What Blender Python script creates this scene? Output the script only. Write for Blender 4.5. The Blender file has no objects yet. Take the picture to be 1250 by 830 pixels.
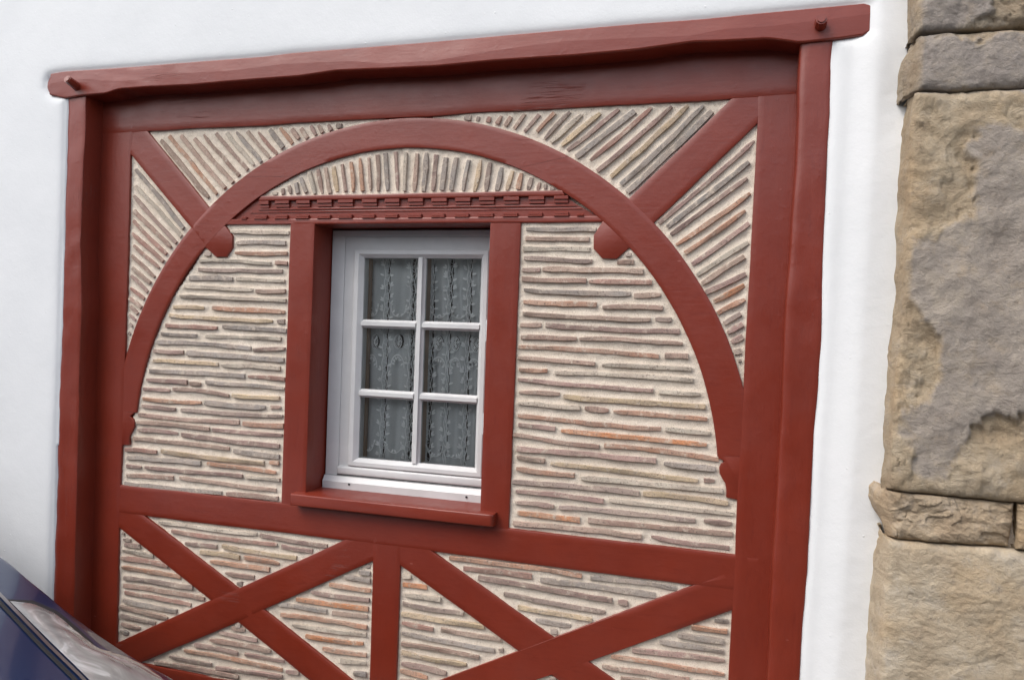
import bpy, bmesh, math, random
import numpy as np
from mathutils import Vector, Matrix
from mathutils.bvhtree import BVHTree

random.seed(7)
RNG = np.random.RandomState(11)
SC = bpy.context.scene
COL = SC.collection

# ------------------------------------------------------------------ camera
# world: X along the facade, Y into the wall (timber face at Y = 0), Z up
FPX, CX, CY, W0 = 940.0, 625.0, 415.0, 1250.0
CAM_H, CAM_D, GROUND = 1.6, 3.0, -0.30
M = np.array([[0.958719263750592, -0.033842809458249946, 0.28233320308014664],
              [0.0356035303212194, 0.9993653805507008, -0.0011067002390215928],
              [-0.28211657509297244, 0.011113073594898383, 0.9593157653521001]])
cam_data = bpy.data.cameras.new('camera')
cam = bpy.data.objects.new('camera', cam_data)
COL.objects.link(cam)
cam_data.sensor_width = 36.0
cam_data.lens = FPX / W0 * 36.0
cam_data.clip_start = 0.05
cam_data.clip_end = 600


def w3(v):
    return Vector((v[0], v[2], -v[1]))


r_, u_, f_ = w3(M[0]), -w3(M[1]), w3(M[2])
mat = Matrix((r_, u_, -f_)).transposed().to_4x4()
mat.translation = Vector((0, -CAM_D, CAM_H))
cam.matrix_world = mat
SC.camera = cam

# ------------------------------------------------------------------ light
SUN_DIR = Vector((-0.52, -0.62, 0.95)).normalized()      # towards the sun
world = bpy.data.worlds.new('World')
SC.world = world
world.use_nodes = True
nt = world.node_tree
sky = nt.nodes.new('ShaderNodeTexSky')
sky.sky_type = 'NISHITA'
sky.sun_disc = False
sky.sun_elevation = math.asin(SUN_DIR.z)
sky.sun_rotation = math.atan2(SUN_DIR.x, SUN_DIR.y)
sky.air_density = 1.0
sky.dust_density = 3.0
sky.ozone_density = 1.0
hsv = nt.nodes.new('ShaderNodeHueSaturation')      # thin cloud: a paler sky
hsv.inputs['Saturation'].default_value = 0.5
nt.links.new(sky.outputs[0], hsv.inputs['Color'])
nt.links.new(hsv.outputs[0], nt.nodes['Background'].inputs[0])
nt.nodes['Background'].inputs[1].default_value = 0.15
sun_l = bpy.data.lights.new('sun', 'SUN')
sun_l.energy = 0.55
sun_l.angle = math.radians(38)
sun_l.color = (1.0, 0.95, 0.88)
sun = bpy.data.objects.new('sun', sun_l)
COL.objects.link(sun)
sun.rotation_euler = SUN_DIR.to_track_quat('Z', 'Y').to_euler()
SC.view_settings.view_transform = 'Standard'
SC.view_settings.look = 'None'
SC.view_settings.exposure = 0.92
SC.view_settings.gamma = 1
SC.cycles.use_denoising = True
SC.cycles.max_bounces = 8


# ------------------------------------------------------------------ helpers
def at(px, py, d=0.0):
    """point of the facade plane lying d metres in front of the timber face"""
    v = np.array([(px - CX) / FPX, (py - CY) / FPX, 1.0]) @ M
    k = (CAM_D - d) / v[2]
    return np.array([v[0] * k, CAM_H - v[1] * k])


def ats(pts, d=0.0):
    return np.array([at(p[0], p[1], d) for p in pts])


def hash2(ix, iy, seed):
    n = (ix.astype(np.int64) * 374761393 + iy.astype(np.int64) * 668265263 + seed * 974634777) & 0x7fffffff
    n = ((n ^ (n >> 13)) * 1274126177) & 0x7fffffff
    return ((n ^ (n >> 16)) & 0xffff) / 65535.0 * 2 - 1


def vnoise(x, y, seed=0):
    x = np.asarray(x, float); y = np.asarray(y, float)
    ix, iy = np.floor(x), np.floor(y)
    fx, fy = x - ix, y - iy
    fx = fx * fx * (3 - 2 * fx); fy = fy * fy * (3 - 2 * fy)
    a, b = hash2(ix, iy, seed), hash2(ix + 1, iy, seed)
    c, d = hash2(ix, iy + 1, seed), hash2(ix + 1, iy + 1, seed)
    return (a * (1 - fx) + b * fx) * (1 - fy) + (c * (1 - fx) + d * fx) * fy


def fbm(x, y, seed=0, oct=4, gain=0.5):
    s, a = 0, 1.0
    for k in range(oct):
        s = s + a * vnoise(x * 2 ** k, y * 2 ** k, seed + k * 17)
        a *= gain
    return s


def smooth(a, b, x):
    t = np.clip((x - a) / (b - a), 0, 1)
    return t * t * (3 - 2 * t)


def resample(P, n):
    P = np.asarray(P, float)
    s = np.r_[0, np.cumsum(np.hypot(*(np.diff(P, axis=0).T)))]
    t = np.linspace(0, s[-1], n + 1)
    return np.c_[np.interp(t, s, P[:, 0]), np.interp(t, s, P[:, 1])]


def inside(px, py, poly):
    r = np.zeros(px.shape, bool)
    x1, y1 = poly[-1]
    for x2, y2 in poly:
        if y1 != y2:
            c = ((y1 > py) != (y2 > py)) & (px < (x2 - x1) * (py - y1) / (y2 - y1) + x1)
            r ^= c
        x1, y1 = x2, y2
    return r


def seg_dist(px, py, a, b):
    dx, dy = b[0] - a[0], b[1] - a[1]
    t = np.clip(((px - a[0]) * dx + (py - a[1]) * dy) / (dx * dx + dy * dy + 1e-12), 0, 1)
    return np.hypot(px - a[0] - t * dx, py - a[1] - t * dy)


def poly_dist(px, py, poly):
    d = np.full(px.shape, 1e9)
    for i in range(len(poly)):
        d = np.minimum(d, seg_dist(px, py, poly[i - 1], poly[i]))
    return d


def link(o, parent=None):
    COL.objects.link(o)
    if parent is not None:
        o.parent = parent
    return o


def mesh_obj(name, verts, faces, m, parent=None, sharp=35):
    me = bpy.data.meshes.new(name)
    me.from_pydata([tuple(v) for v in verts], [], [tuple(f) for f in faces])
    me.materials.append(m)
    finish(me, sharp)
    return link(bpy.data.objects.new(name, me), parent)


def finish(me, sharp=35):
    me.validate()
    bm = bmesh.new(); bm.from_mesh(me)
    bmesh.ops.recalc_face_normals(bm, faces=bm.faces)
    bm.to_mesh(me); bm.free()
    me.polygons.foreach_set('use_smooth', [True] * len(me.polygons))
    if sharp is not None:
        me.set_sharp_from_angle(angle=math.radians(sharp))
    me.update()


def bm_obj(name, bm, m, parent=None, sharp=35):
    me = bpy.data.meshes.new(name)
    bmesh.ops.recalc_face_normals(bm, faces=bm.faces)
    bm.to_mesh(me); bm.free()
    me.materials.append(m)
    me.polygons.foreach_set('use_smooth', [True] * len(me.polygons))
    if sharp is not None:
        me.set_sharp_from_angle(angle=math.radians(sharp))
    return link(bpy.data.objects.new(name, me), parent)


def thing(name, label, cat, loc=(0, 0, 0), group=None):
    o = bpy.data.objects.new(name, None)
    COL.objects.link(o)
    o.empty_display_size = 0.1
    o['label'] = label
    o['category'] = cat
    if group:
        o['group'] = group
    return o


def strip(name, A, B, d, back, m, parent, n=24, k=6, bev=0.004, wob=0.0012, relief=0.0012, seed=0, prof=None):
    """a timber between the edge lines A and B: front face d before the facade plane, back at `back`"""
    A, B = resample(A, n), resample(B, n)
    L = np.hypot(*(A[-1] - A[0]))
    s = np.linspace(0, L, n + 1)
    V = []
    for i in range(n + 1):
        a, b = A[i], B[i]
        w = np.hypot(*(b - a)); e = (b - a) / w
        a = a + e * wob * float(fbm(s[i] * 6, 0.3, seed + 5, 3))
        b = b + e * wob * float(fbm(s[i] * 6, 7.3, seed + 9, 3))
        row = [(0, back), (0, d - bev), (bev * .3, d - bev * .3), (bev, d)]
        row += [(bev + (w - 2 * bev) * j / k, d) for j in range(1, k)]
        row += [(w - bev, d), (w - bev * .3, d - bev * .3), (w, d - bev), (w, back)]
        for j, (t, dep) in enumerate(row):
            p = a + e * t if t < w / 2 else b - e * (w - t)
            if j not in (0, len(row) - 1):
                dep += relief * float(fbm(s[i] * 3.1, t * 14, seed, 3))
                if prof is not None and 3 <= j < len(row) - 3:
                    dep += prof(i / n, t / w, s[i])
                elif prof is not None:
                    dep += prof(i / n, 0.0 if j < 3 else 1.0, s[i])
            V.append((p[0], -dep, p[1]))
    c = len(row)
    F = [(i * c + j, i * c + j + 1, (i + 1) * c + j + 1, (i + 1) * c + j) for i in range(n) for j in range(c - 1)]
    F += [tuple(range(c)), tuple(n * c + j for j in range(c))]
    F += [(i * c, (i + 1) * c, (i + 1) * c + c - 1, i * c + c - 1) for i in range(n)]
    return mesh_obj(name, V, F, m, parent)


def plate(name, poly, d, back, m, parent, bev=0.004, seg=2):
    bm = bmesh.new()
    vs = [bm.verts.new((p[0], -d, p[1])) for p in poly]
    f = bm.faces.new(vs)
    edges = list(f.edges)
    r = bmesh.ops.extrude_face_region(bm, geom=[f])
    nv = [g for g in r['geom'] if isinstance(g, bmesh.types.BMVert)]
    bmesh.ops.translate(bm, verts=nv, vec=(0, d - back, 0))
    bm.edges.ensure_lookup_table()
    if bev:
        es = [e for e in bm.edges if all(abs(v.co.y + d) < 1e-6 for v in e.verts)]
        bmesh.ops.bevel(bm, geom=es, offset=bev, segments=seg, affect='EDGES', profile=0.5)
    return bm_obj(name, bm, m, parent)


def box_bm(bm, x0, x1, y0, y1, z0, z1, bev=0.0, seg=2):
    r = bmesh.ops.create_cube(bm, size=1)
    vs = r['verts']
    for v in vs:
        v.co = Vector(((x0 + x1) / 2 + v.co.x * (x1 - x0), (y0 + y1) / 2 + v.co.y * (y1 - y0), (z0 + z1) / 2 + v.co.z * (z1 - z0)))
    if bev:
        es = list({e for v in vs for e in v.link_edges})
        bmesh.ops.bevel(bm, geom=es, offset=bev, segments=seg, affect='EDGES', profile=0.5)


def box(name, x0, x1, d0, d1, z0, z1, m, parent=None, bev=0.0, seg=2):
    """d0 < d1 measured towards the street"""
    bm = bmesh.new()
    box_bm(bm, x0, x1, -d1, -d0, z0, z1, bev, seg)
    return bm_obj(name, bm, m, parent)


# ------------------------------------------------------------------ materials
class Mat:
    def __init__(s, name):
        s.m = bpy.data.materials.new(name)
        s.m.use_nodes = True
        s.t = s.m.node_tree
        s.b = s.t.nodes['Principled BSDF']
        s.out = s.t.nodes['Material Output']
        s.co = s.t.nodes.new('ShaderNodeTexCoord')

    def n(s, kind, **kw):
        nd = s.t.nodes.new('ShaderNode' + kind)
        for k, v in kw.items():
            if k in nd.inputs:
                nd.inputs[k].default_value = v
            else:
                setattr(nd, k, v)
        return nd

    def l(s, a, b):
        s.t.links.new(a, b)

    def mapping(s, scale, src='Object', loc=None):
        mp = s.n('Mapping')
        mp.inputs['Scale'].default_value = scale
        if loc is not None:
            s.l(loc, mp.inputs['Location'])
        s.l(s.co.outputs[src], mp.inputs['Vector'])
        return mp.outputs[0]

    def noise(s, scale, detail=4, rough=0.55, vec=None, dist=0.0):
        nd = s.n('TexNoise')
        nd.inputs['Scale'].default_value = scale
        nd.inputs['Detail'].default_value = detail
        nd.inputs['Roughness'].default_value = rough
        nd.inputs['Distortion'].default_value = dist
        s.l(vec if vec is not None else s.co.outputs['Object'], nd.inputs['Vector'])
        return nd.outputs['Fac']

    def ramp(s, fac, stops):
        r = s.n('ValToRGB')
        e = r.color_ramp.elements
        while len(e) < len(stops):
            e.new(0.5)
        for k, (p, c) in enumerate(stops):
            e[k].position = p
            e[k].color = (*c, 1) if len(c) == 3 else c
        s.l(fac, r.inputs[0])
        return r.outputs[0]

    def mix(s, fac, a, b, mode='MIX'):
        nd = s.n('MixRGB', blend_type=mode)
        for i, v in ((0, fac), (1, a), (2, b)):
            if isinstance(v, (int, float)):
                nd.inputs[i].default_value = v
            elif isinstance(v, tuple):
                nd.inputs[i].default_value = (*v, 1)
            else:
                s.l(v, nd.inputs[i])
        return nd.outputs[0]

    def math(s, op, a, b=0.0):
        nd = s.n('Math', operation=op)
        for i, v in ((0, a), (1, b)):
            if isinstance(v, (int, float)):
                nd.inputs[i].default_value = v
            else:
                s.l(v, nd.inputs[i])
        return nd.outputs[0]

    def bump(s, h, strength, dist, prev=None):
        b = s.n('Bump')
        b.inputs['Strength'].default_value = strength
        b.inputs['Distance'].default_value = dist
        s.l(h, b.inputs['Height'])
        if prev is not None:
            s.l(prev, b.inputs['Normal'])
        s.l(b.outputs[0], s.b.inputs['Normal'])
        return b.outputs[0]

    def set(s, **kw):
        for k, v in kw.items():
            k = k.replace('_', ' ')
            if isinstance(v, tuple):
                s.b.inputs[k].default_value = (*v, 1) if len(v) == 3 else v
            elif isinstance(v, (int, float)):
                s.b.inputs[k].default_value = v
            else:
                s.l(v, s.b.inputs[k])
        return s


def red_paint(g=(9, 9, 60)):
    m = Mat('red gloss paint')
    a = m.noise(3.0, 6, 0.65)
    base = m.ramp(a, [(0.3, (0.165, 0.0205, 0.0090)), (0.7, (0.200, 0.0255, 0.0110))])
    grain = m.noise(1.0, 6, 0.65, m.mapping(g), 0.4)
    base = m.mix(m.ramp(grain, [(0.32, (.35,) * 3), (0.46, (0,) * 3)]), base, (0.135, 0.0155, 0.0085))
    # rubbed spots and small scratches where the paint has gone chalky
    v = m.n('TexVoronoi'); v.inputs['Scale'].default_value = 7
    m.l(m.mapping((1, 1, 2.6)), v.inputs['Vector'])
    chip = m.math('MULTIPLY', m.ramp(v.outputs['Distance'], [(0.035, (1,) * 3), (0.06, (0,) * 3)]), m.ramp(m.noise(4.0, 2), [(0.56, (0,) * 3), (0.6, (1,) * 3)]))
    base = m.mix(m.math('MULTIPLY', chip, 0.55), base, (0.36, 0.13, 0.105))
    k = m.noise(1.0, 3, 0.5, m.mapping(tuple(0.9 * q if q > 20 else 0.16 * q for q in g)), 0.3)
    line = m.ramp(m.math('ABSOLUTE', m.math('SUBTRACT', k, 0.5)), [(0.0, (1,) * 3), (0.010, (0,) * 3)])
    crack = m.math('MULTIPLY', line, m.ramp(m.noise(1.7, 3), [(0.60, (0,) * 3), (0.68, (.8,) * 3)]))
    base = m.mix(m.math('MULTIPLY', crack, 0.75), base, (0.05, 0.008, 0.005))
    m.set(Base_Color=base, Roughness=m.ramp(m.noise(7, 5, 0.65), [(0.3, (.30,) * 3), (0.7, (.46,) * 3)]), Specular_IOR_Level=0.55)
    b1 = m.bump(grain, 0.16, 0.004)
    b2 = m.bump(m.noise(6, 4, 0.55), 0.10, 0.02, b1)
    b3 = m.bump(m.noise(130, 3, 0.6), 0.07, 0.002, b2)
    dings = m.math('POWER', m.noise(38, 2, 0.4), 6.0)
    b4 = m.bump(dings, 0.25, 0.008, b3)
    m.bump(m.math('SUBTRACT', 1.0, crack), 0.5, 0.004, b4)
    return m.m


def plaster():
    m = Mat('white lime render')
    a = m.noise(2.2, 5, 0.6)
    m.set(Base_Color=m.ramp(a, [(0.3, (0.695, 0.708, 0.714)), (0.7, (0.75, 0.76, 0.763))]), Roughness=0.85, Specular_IOR_Level=0.25)
    b1 = m.bump(m.noise(16, 5, 0.6), 0.09, 0.02)
    b2 = m.bump(m.noise(110, 4, 0.6), 0.20, 0.003, b1)
    v = m.n('TexVoronoi'); v.inputs['Scale'].default_value = 26
    m.l(m.co.outputs['Object'], v.inputs['Vector'])
    sp = m.ramp(v.outputs['Distance'], [(0.03, (1, 1, 1)), (0.12, (0, 0, 0))])
    sp = m.math('MULTIPLY', sp, m.ramp(m.noise(9, 2), [(0.55, (0, 0, 0)), (0.62, (1, 1, 1))]))
    m.bump(sp, 0.5, 0.003, b2)
    return m.m


def mortar():
    m = Mat('sandy lime mortar')
    a = m.noise(5, 6, 0.65)
    f = m.noise(210, 4, 0.75)
    base = m.ramp(a, [(0.25, (0.66, 0.572, 0.468)), (0.75, (0.80, 0.71, 0.60))])
    base = m.mix(m.ramp(f, [(0.36, (1,) * 3), (0.47, (0,) * 3)]), base, (0.50, 0.41, 0.32))
    m.set(Base_Color=base, Roughness=0.95, Specular_IOR_Level=0.15)
    b = m.bump(m.noise(34, 5, 0.6), 0.5, 0.01)
    b = m.bump(f, 0.9, 0.003, b)
    v = m.n('TexVoronoi'); v.inputs['Scale'].default_value = 55
    m.l(m.co.outputs['Object'], v.inputs['Vector'])
    pit = m.math('MULTIPLY', m.ramp(v.outputs['Distance'], [(0.02, (0, 0, 0)), (0.14, (1, 1, 1))]), 1.0)
    m.bump(pit, 0.35, 0.004, b)
    return m.m


def brick_mat():
    m = Mat('old thin clay brick')
    info = m.n('ObjectInfo')
    rnd = m.math('MULTIPLY', info.outputs['Random'], 37.0)
    cmb = m.n('CombineXYZ')
    m.l(rnd, cmb.inputs[0]); m.l(rnd, cmb.inputs[2])
    v = m.mapping((1, 1, 1), 'Object', cmb.outputs[0])
    n1 = m.noise(11, 4, 0.6, v)
    c = m.mix(m.ramp(n1, [(0.38, (0,) * 3), (0.62, (1,) * 3)]), info.outputs['Color'], m.mix(0.55, info.outputs['Color'], (0.40, 0.315, 0.255)))
    n2 = m.noise(26, 5, 0.7, v)
    c = m.mix(m.ramp(n2, [(0.54, (0,) * 3), (0.66, (.85,) * 3)]), c, (0.56, 0.475, 0.385))
    n3 = m.noise(150, 4, 0.7, v)
    c = m.mix(m.ramp(n3, [(0.34, (.85,) * 3), (0.46, (0,) * 3)]), c, (0.13, 0.10, 0.085))
    m.set(Base_Color=c, Roughness=0.9, Specular_IOR_Level=0.2)
    b = m.bump(n2, 0.7, 0.008)
    m.bump(n3, 0.9, 0.003, b)
    return m.m


def stone_mat():
    m = Mat('rough sandstone')
    tone = m.n('Attribute', attribute_name='tone').outputs['Fac']
    n1 = m.noise(7, 6, 0.65)
    n2 = m.noise(45, 5, 0.7)
    tan = m.ramp(n1, [(0.25, (0.248, 0.190, 0.130)), (0.5, (0.32, 0.262, 0.190)), (0.75, (0.40, 0.350, 0.280))])
    och = m.mix(m.ramp(m.noise(4.3, 4, 0.6), [(0.5, (0,) * 3), (0.72, (.5,) * 3)]), tan, (0.37, 0.265, 0.155))
    gry = m.ramp(m.noise(11, 7, 0.7), [(0.25, (0.175, 0.152, 0.136)), (0.5, (0.245, 0.220, 0.200)), (0.75, (0.33, 0.288, 0.24))])
    c = m.mix(m.ramp(m.math('ADD', tone, m.math('MULTIPLY', m.math('SUBTRACT', m.noise(14, 8, 0.72), 0.5), 2.3)), [(0.08, (0,) * 3), (0.95, (.95,) * 3)]), och, gry)
    c = m.mix(m.ramp(n2, [(0.28, (.55,) * 3), (0.42, (0,) * 3)]), c, (0.13, 0.10, 0.08))
    f = m.noise(210, 3, 0.7)
    c = m.mix(m.ramp(f, [(0.62, (0,) * 3), (0.75, (.5,) * 3)]), c, (0.5, 0.45, 0.38))
    c = m.mix(1.0, c, m.n('ObjectInfo').outputs['Color'], 'MULTIPLY')
    m.set(Base_Color=c, Roughness=0.92, Specular_IOR_Level=0.2)
    rg = m.n('TexVoronoi', feature='DISTANCE_TO_EDGE'); rg.inputs['Scale'].default_value = 9
    nv = m.n('MixRGB', blend_type='ADD'); nv.inputs[0].default_value = .35
    nz = m.n('TexNoise'); nz.inputs['Scale'].default_value = 6; nz.inputs['Detail'].default_value = 7
    m.l(m.co.outputs['Object'], nz.inputs['Vector']); m.l(m.mapping((1, 1, 1.9)), nv.inputs[1]); m.l(nz.outputs['Color'], nv.inputs[2])
    m.l(nv.outputs[0], rg.inputs['Vector'])
    b = m.bump(m.ramp(rg.outputs[0], [(0.0, (0,) * 3), (0.10, (1,) * 3)]), 0.10, 0.005)
    b = m.bump(m.math('MULTIPLY', m.noise(19, 8, 0.72, m.mapping((1, 1, 1.5)), 0.5), m.math('MULTIPLY', m.n('ObjectInfo').outputs['Alpha'], m.math('SUBTRACT', 1.0, m.math('MULTIPLY', tone, 0.45)))), 0.9, 0.02, b)
    b = m.bump(n2, 0.7, 0.008, b)
    m.bump(f, 0.6, 0.002, b)
    return m.m


def plain(name, col, rough=0.5, spec=0.5, metal=0.0, bumps=None):
    m = Mat(name)
    a = m.noise(6, 4, 0.6)
    lo = tuple(c * 0.92 for c in col)
    hi = tuple(min(1, c * 1.06) for c in col)
    m.set(Base_Color=m.ramp(a, [(0.3, lo), (0.7, hi)]), Roughness=rough, Specular_IOR_Level=spec, Metallic=metal)
    if bumps:
        m.bump(m.noise(bumps[0], 4, 0.6), bumps[1], bumps[2])
    return m.m


def glass_mat(name, tint=(1, 1, 1), rough=0.02):
    m = Mat(name)
    tr = m.n('BsdfTransparent'); tr.inputs[0].default_value = (*tint, 1)
    gl = m.n('BsdfGlossy'); gl.inputs['Roughness'].default_value = rough
    fr = m.n('Fresnel'); fr.inputs[0].default_value = 1.5
    m.l(m.bump(m.noise(3, 2), 0.03, 0.02), gl.inputs['Normal'])
    mx = m.n('MixShader')
    m.l(fr.outputs[0], mx.inputs[0]); m.l(tr.outputs[0], mx.inputs[1]); m.l(gl.outputs[0], mx.inputs[2])
    m.l(mx.outputs[0], m.out.inputs[0])
    return m.m


def lace_mat():
    m = Mat('white voile')
    w1 = m.noise(1.0, 3, 0.6, m.mapping((420, 1, 60)))
    w2 = m.noise(1.0, 3, 0.6, m.mapping((60, 1, 420)))
    c = m.mix(m.math('MULTIPLY', m.math('ADD', w1, w2), 0.5), (0.60, 0.61, 0.605), (0.88, 0.89, 0.88))
    df = m.n('BsdfDiffuse'); m.l(c, df.inputs[0])
    tl = m.n('BsdfTranslucent'); m.l(c, tl.inputs[0])
    tp = m.n('BsdfTransparent')
    a = m.n('MixShader'); a.inputs[0].default_value = 0.2
    m.l(df.outputs[0], a.inputs[1]); m.l(tl.outputs[0], a.inputs[2])
    b = m.n('MixShader'); b.inputs[0].default_value = 0.12
    m.l(a.outputs[0], b.inputs[1]); m.l(tp.outputs[0], b.inputs[2])
    m.l(b.outputs[0], m.out.inputs[0])
    return m.m


def thread_mat():
    m = Mat('white thread')
    df = m.n('BsdfDiffuse'); df.inputs[0].default_value = (.95, .95, .94, 1)
    tl = m.n('BsdfTranslucent'); tl.inputs[0].default_value = (.95, .95, .94, 1)
    a = m.n('MixShader'); a.inputs[0].default_value = 0.1
    m.l(df.outputs[0], a.inputs[1]); m.l(tl.outputs[0], a.inputs[2])
    m.l(a.outputs[0], m.out.inputs[0])
    return m.m


def car_paint():
    m = Mat('dark blue car paint')
    m.set(Base_Color=(0.006, 0.024, 0.085), Metallic=0.4, Roughness=0.35, Coat_Weight=0.6, Coat_Roughness=0.06)
    m.bump(m.noise(14, 4, 0.6), 0.03, 0.004)
    return m.m


def asphalt():
    m = Mat('asphalt')
    m.set(Base_Color=m.ramp(m.noise(90, 5, 0.7), [(0.3, (0.035,) * 3), (0.7, (0.075, 0.072, 0.07))]), Roughness=0.9)
    m.bump(m.noise(240, 3), 0.6, 0.004)
    return m.m


RED, RED_V, PLASTER, MORTAR, BRICK, STONE = red_paint(), red_paint((60, 60, 9)), plaster(), mortar(), brick_mat(), stone_mat()
WHITE = plain('white window paint', (0.61, 0.61, 0.605), 0.38, 0.5, 0, (60, 0.05, 0.002))
BROWN = plain('brown varnished wood', (0.34, 0.225, 0.15), 0.5)
GLASS = glass_mat('window glass', (0.98, 0.99, 0.985))
LACE = lace_mat()
THREAD = thread_mat()
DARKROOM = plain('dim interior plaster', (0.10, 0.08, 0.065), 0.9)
DARKHOLE = plain('dark gap', (0.012, 0.012, 0.013), 0.8)
STEEL = plain('screw steel', (0.06, 0.06, 0.06), 0.4, 0.5, 0.8)
PAINT = car_paint()
RUBBER = plain('black rubber', (0.012, 0.012, 0.013), 0.6)
CHROME = plain('chrome', (0.42, 0.42, 0.43), 0.35, 0.5, 1.0)
ALLOY = plain('alloy', (0.45, 0.45, 0.46), 0.3, 0.5, 1.0)
ASPHALT = asphalt()
PAVE = plain('concrete paving', (0.32, 0.30, 0.28), 0.9, 0.2, 0, (60, 0.4, 0.005))

# ------------------------------------------------------------------ ground
D_JAMB = 0.105
g = box('street', -60, 60, 0.75, 60, GROUND - 0.4, GROUND - 0.12, ASPHALT); g['kind'] = 'structure'
g = box('pavement', -60, 60, -0.2, 0.60, GROUND - 0.4, GROUND, PAVE); g['kind'] = 'structure'
g = box('kerb', -60, 60, 0.60, 0.75, GROUND - 0.4, GROUND + 0.003, PAVE, None, 0.015); g['kind'] = 'structure'

# low houses across the street, behind the photographer (reflected in the panes and the gloss paint)
def across():
    bm = bmesh.new()
    x = -34.0
    rr = random.Random(5)
    while x < 30:
        w = rr.uniform(6, 9)
        box_bm(bm, x, x + w - .02, -16.0, -9.0, GROUND - .3, rr.uniform(3.3, 4.4))
        x += w
    o = bm_obj('houses_across_street', bm, plain('weathered render', (0.26, 0.25, 0.235), 0.9, 0.2))
    o['kind'] = 'structure'


across()

# ------------------------------------------------------------------ traced outlines (photo pixels on the jamb plane)
BEAM_TOP = [(63.6, 90.5), (79.5, 87.8), (159, 82.5), (238.6, 76), (320, 70), (359.5, 65.3), (428, 60), (600, 45.5), (780, 29.7), (859.5, 23.9), (960, 14), (1056, 5.2), (1062, 7)]
BEAM_BOT = [(63, 117), (80.9, 121.3), (104, 117.5), (130.4, 115.4), (148, 110), (183, 107.5), (236, 105), (280, 101), (367.5, 94.5), (412.5, 87.8), (479, 85.2), (534.5, 82.5), (600, 76), (700, 69.5), (780, 62.3), (846, 53), (880.7, 52), (939, 49), (976, 54), (1018.6, 49.6), (1056, 44.5), (1061, 40)]
BEAM_LEFT = [(66, 118.8), (59, 113.5), (56.6, 108), (56.6, 100), (59, 93.5), (63.6, 90.5)]
JL_OUT = [(80.9, 120), (79, 200), (76.9, 280), (74.5, 330), (72.5, 440), (69, 530), (66.5, 600), (64.5, 660), (63, 736), (60, 850)]
JL_IN = [(104.4, 112), (104.0, 150), (101.5, 200), (99.4, 246), (98.2, 290), (99.5, 380), (96.5, 440), (95.0, 540), (92.5, 640), (90, 740), (88, 850)]
JR_IN = [(976.5, 48), (974.5, 120), (971.4, 200), (968.8, 230), (965, 300), (960.5, 345), (957.5, 420), (955, 480), (950, 580), (944.6, 670), (940.5, 740), (936, 860)]
JR_OUT = [(1018.4, 45), (1015.5, 80), (1014, 132), (1010, 200), (1006.7, 280), (1004.4, 340), (1003.5, 410), (999, 480), (994, 530), (990.5, 600), (986, 699), (981, 750), (976.5, 830), (974, 860)]


def to_ground(P, d):
    """extend a traced jamb edge straight down to the pavement"""
    Q = ats(P, d)
    return np.vstack([Q, [Q[-1, 0] + (Q[-1, 0] - Q[-3, 0]) * 0.3, GROUND]])


beam_top, beam_bot, beam_left = ats(BEAM_TOP, D_JAMB), ats(BEAM_BOT, D_JAMB), ats(BEAM_LEFT, D_JAMB)
jl_out, jl_in = to_ground(JL_OUT, D_JAMB), to_ground(JL_IN, D_JAMB)
jr_in, jr_out = to_ground(JR_IN, D_JAMB), to_ground(JR_OUT, D_JAMB)

# ------------------------------------------------------------------ stone pillar outlines
D_ST, D_JN = 0.31, 0.135
JUNC = [(1105, -60), (1107, 0), (1108, 30), (1110.5, 50), (1111.6, 61), (1101, 75), (1096.5, 92), (1094, 112), (1093.5, 128), (1099, 122), (1110, 124), (1103, 160), (1101, 178), (1098, 225), (1093.5, 300), (1092, 360), (1085.7, 434), (1081, 515), (1076, 575), (1075.5, 590), (1066, 585.5), (1058, 591), (1056, 604), (1062, 617), (1069, 628), (1071.5, 639), (1064.3, 679), (1061.5, 738), (1055.5, 830), (1052, 900)]
junc = ats(JUNC, D_JN)

# ------------------------------------------------------------------ plaster wall
outline = np.vstack([beam_left, beam_top[1:], beam_bot[::-1][:3], jr_out, [[jr_out[-1, 0], GROUND - .1], [jl_out[-1, 0], GROUND - .1]], jl_out[::-1]])


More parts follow.
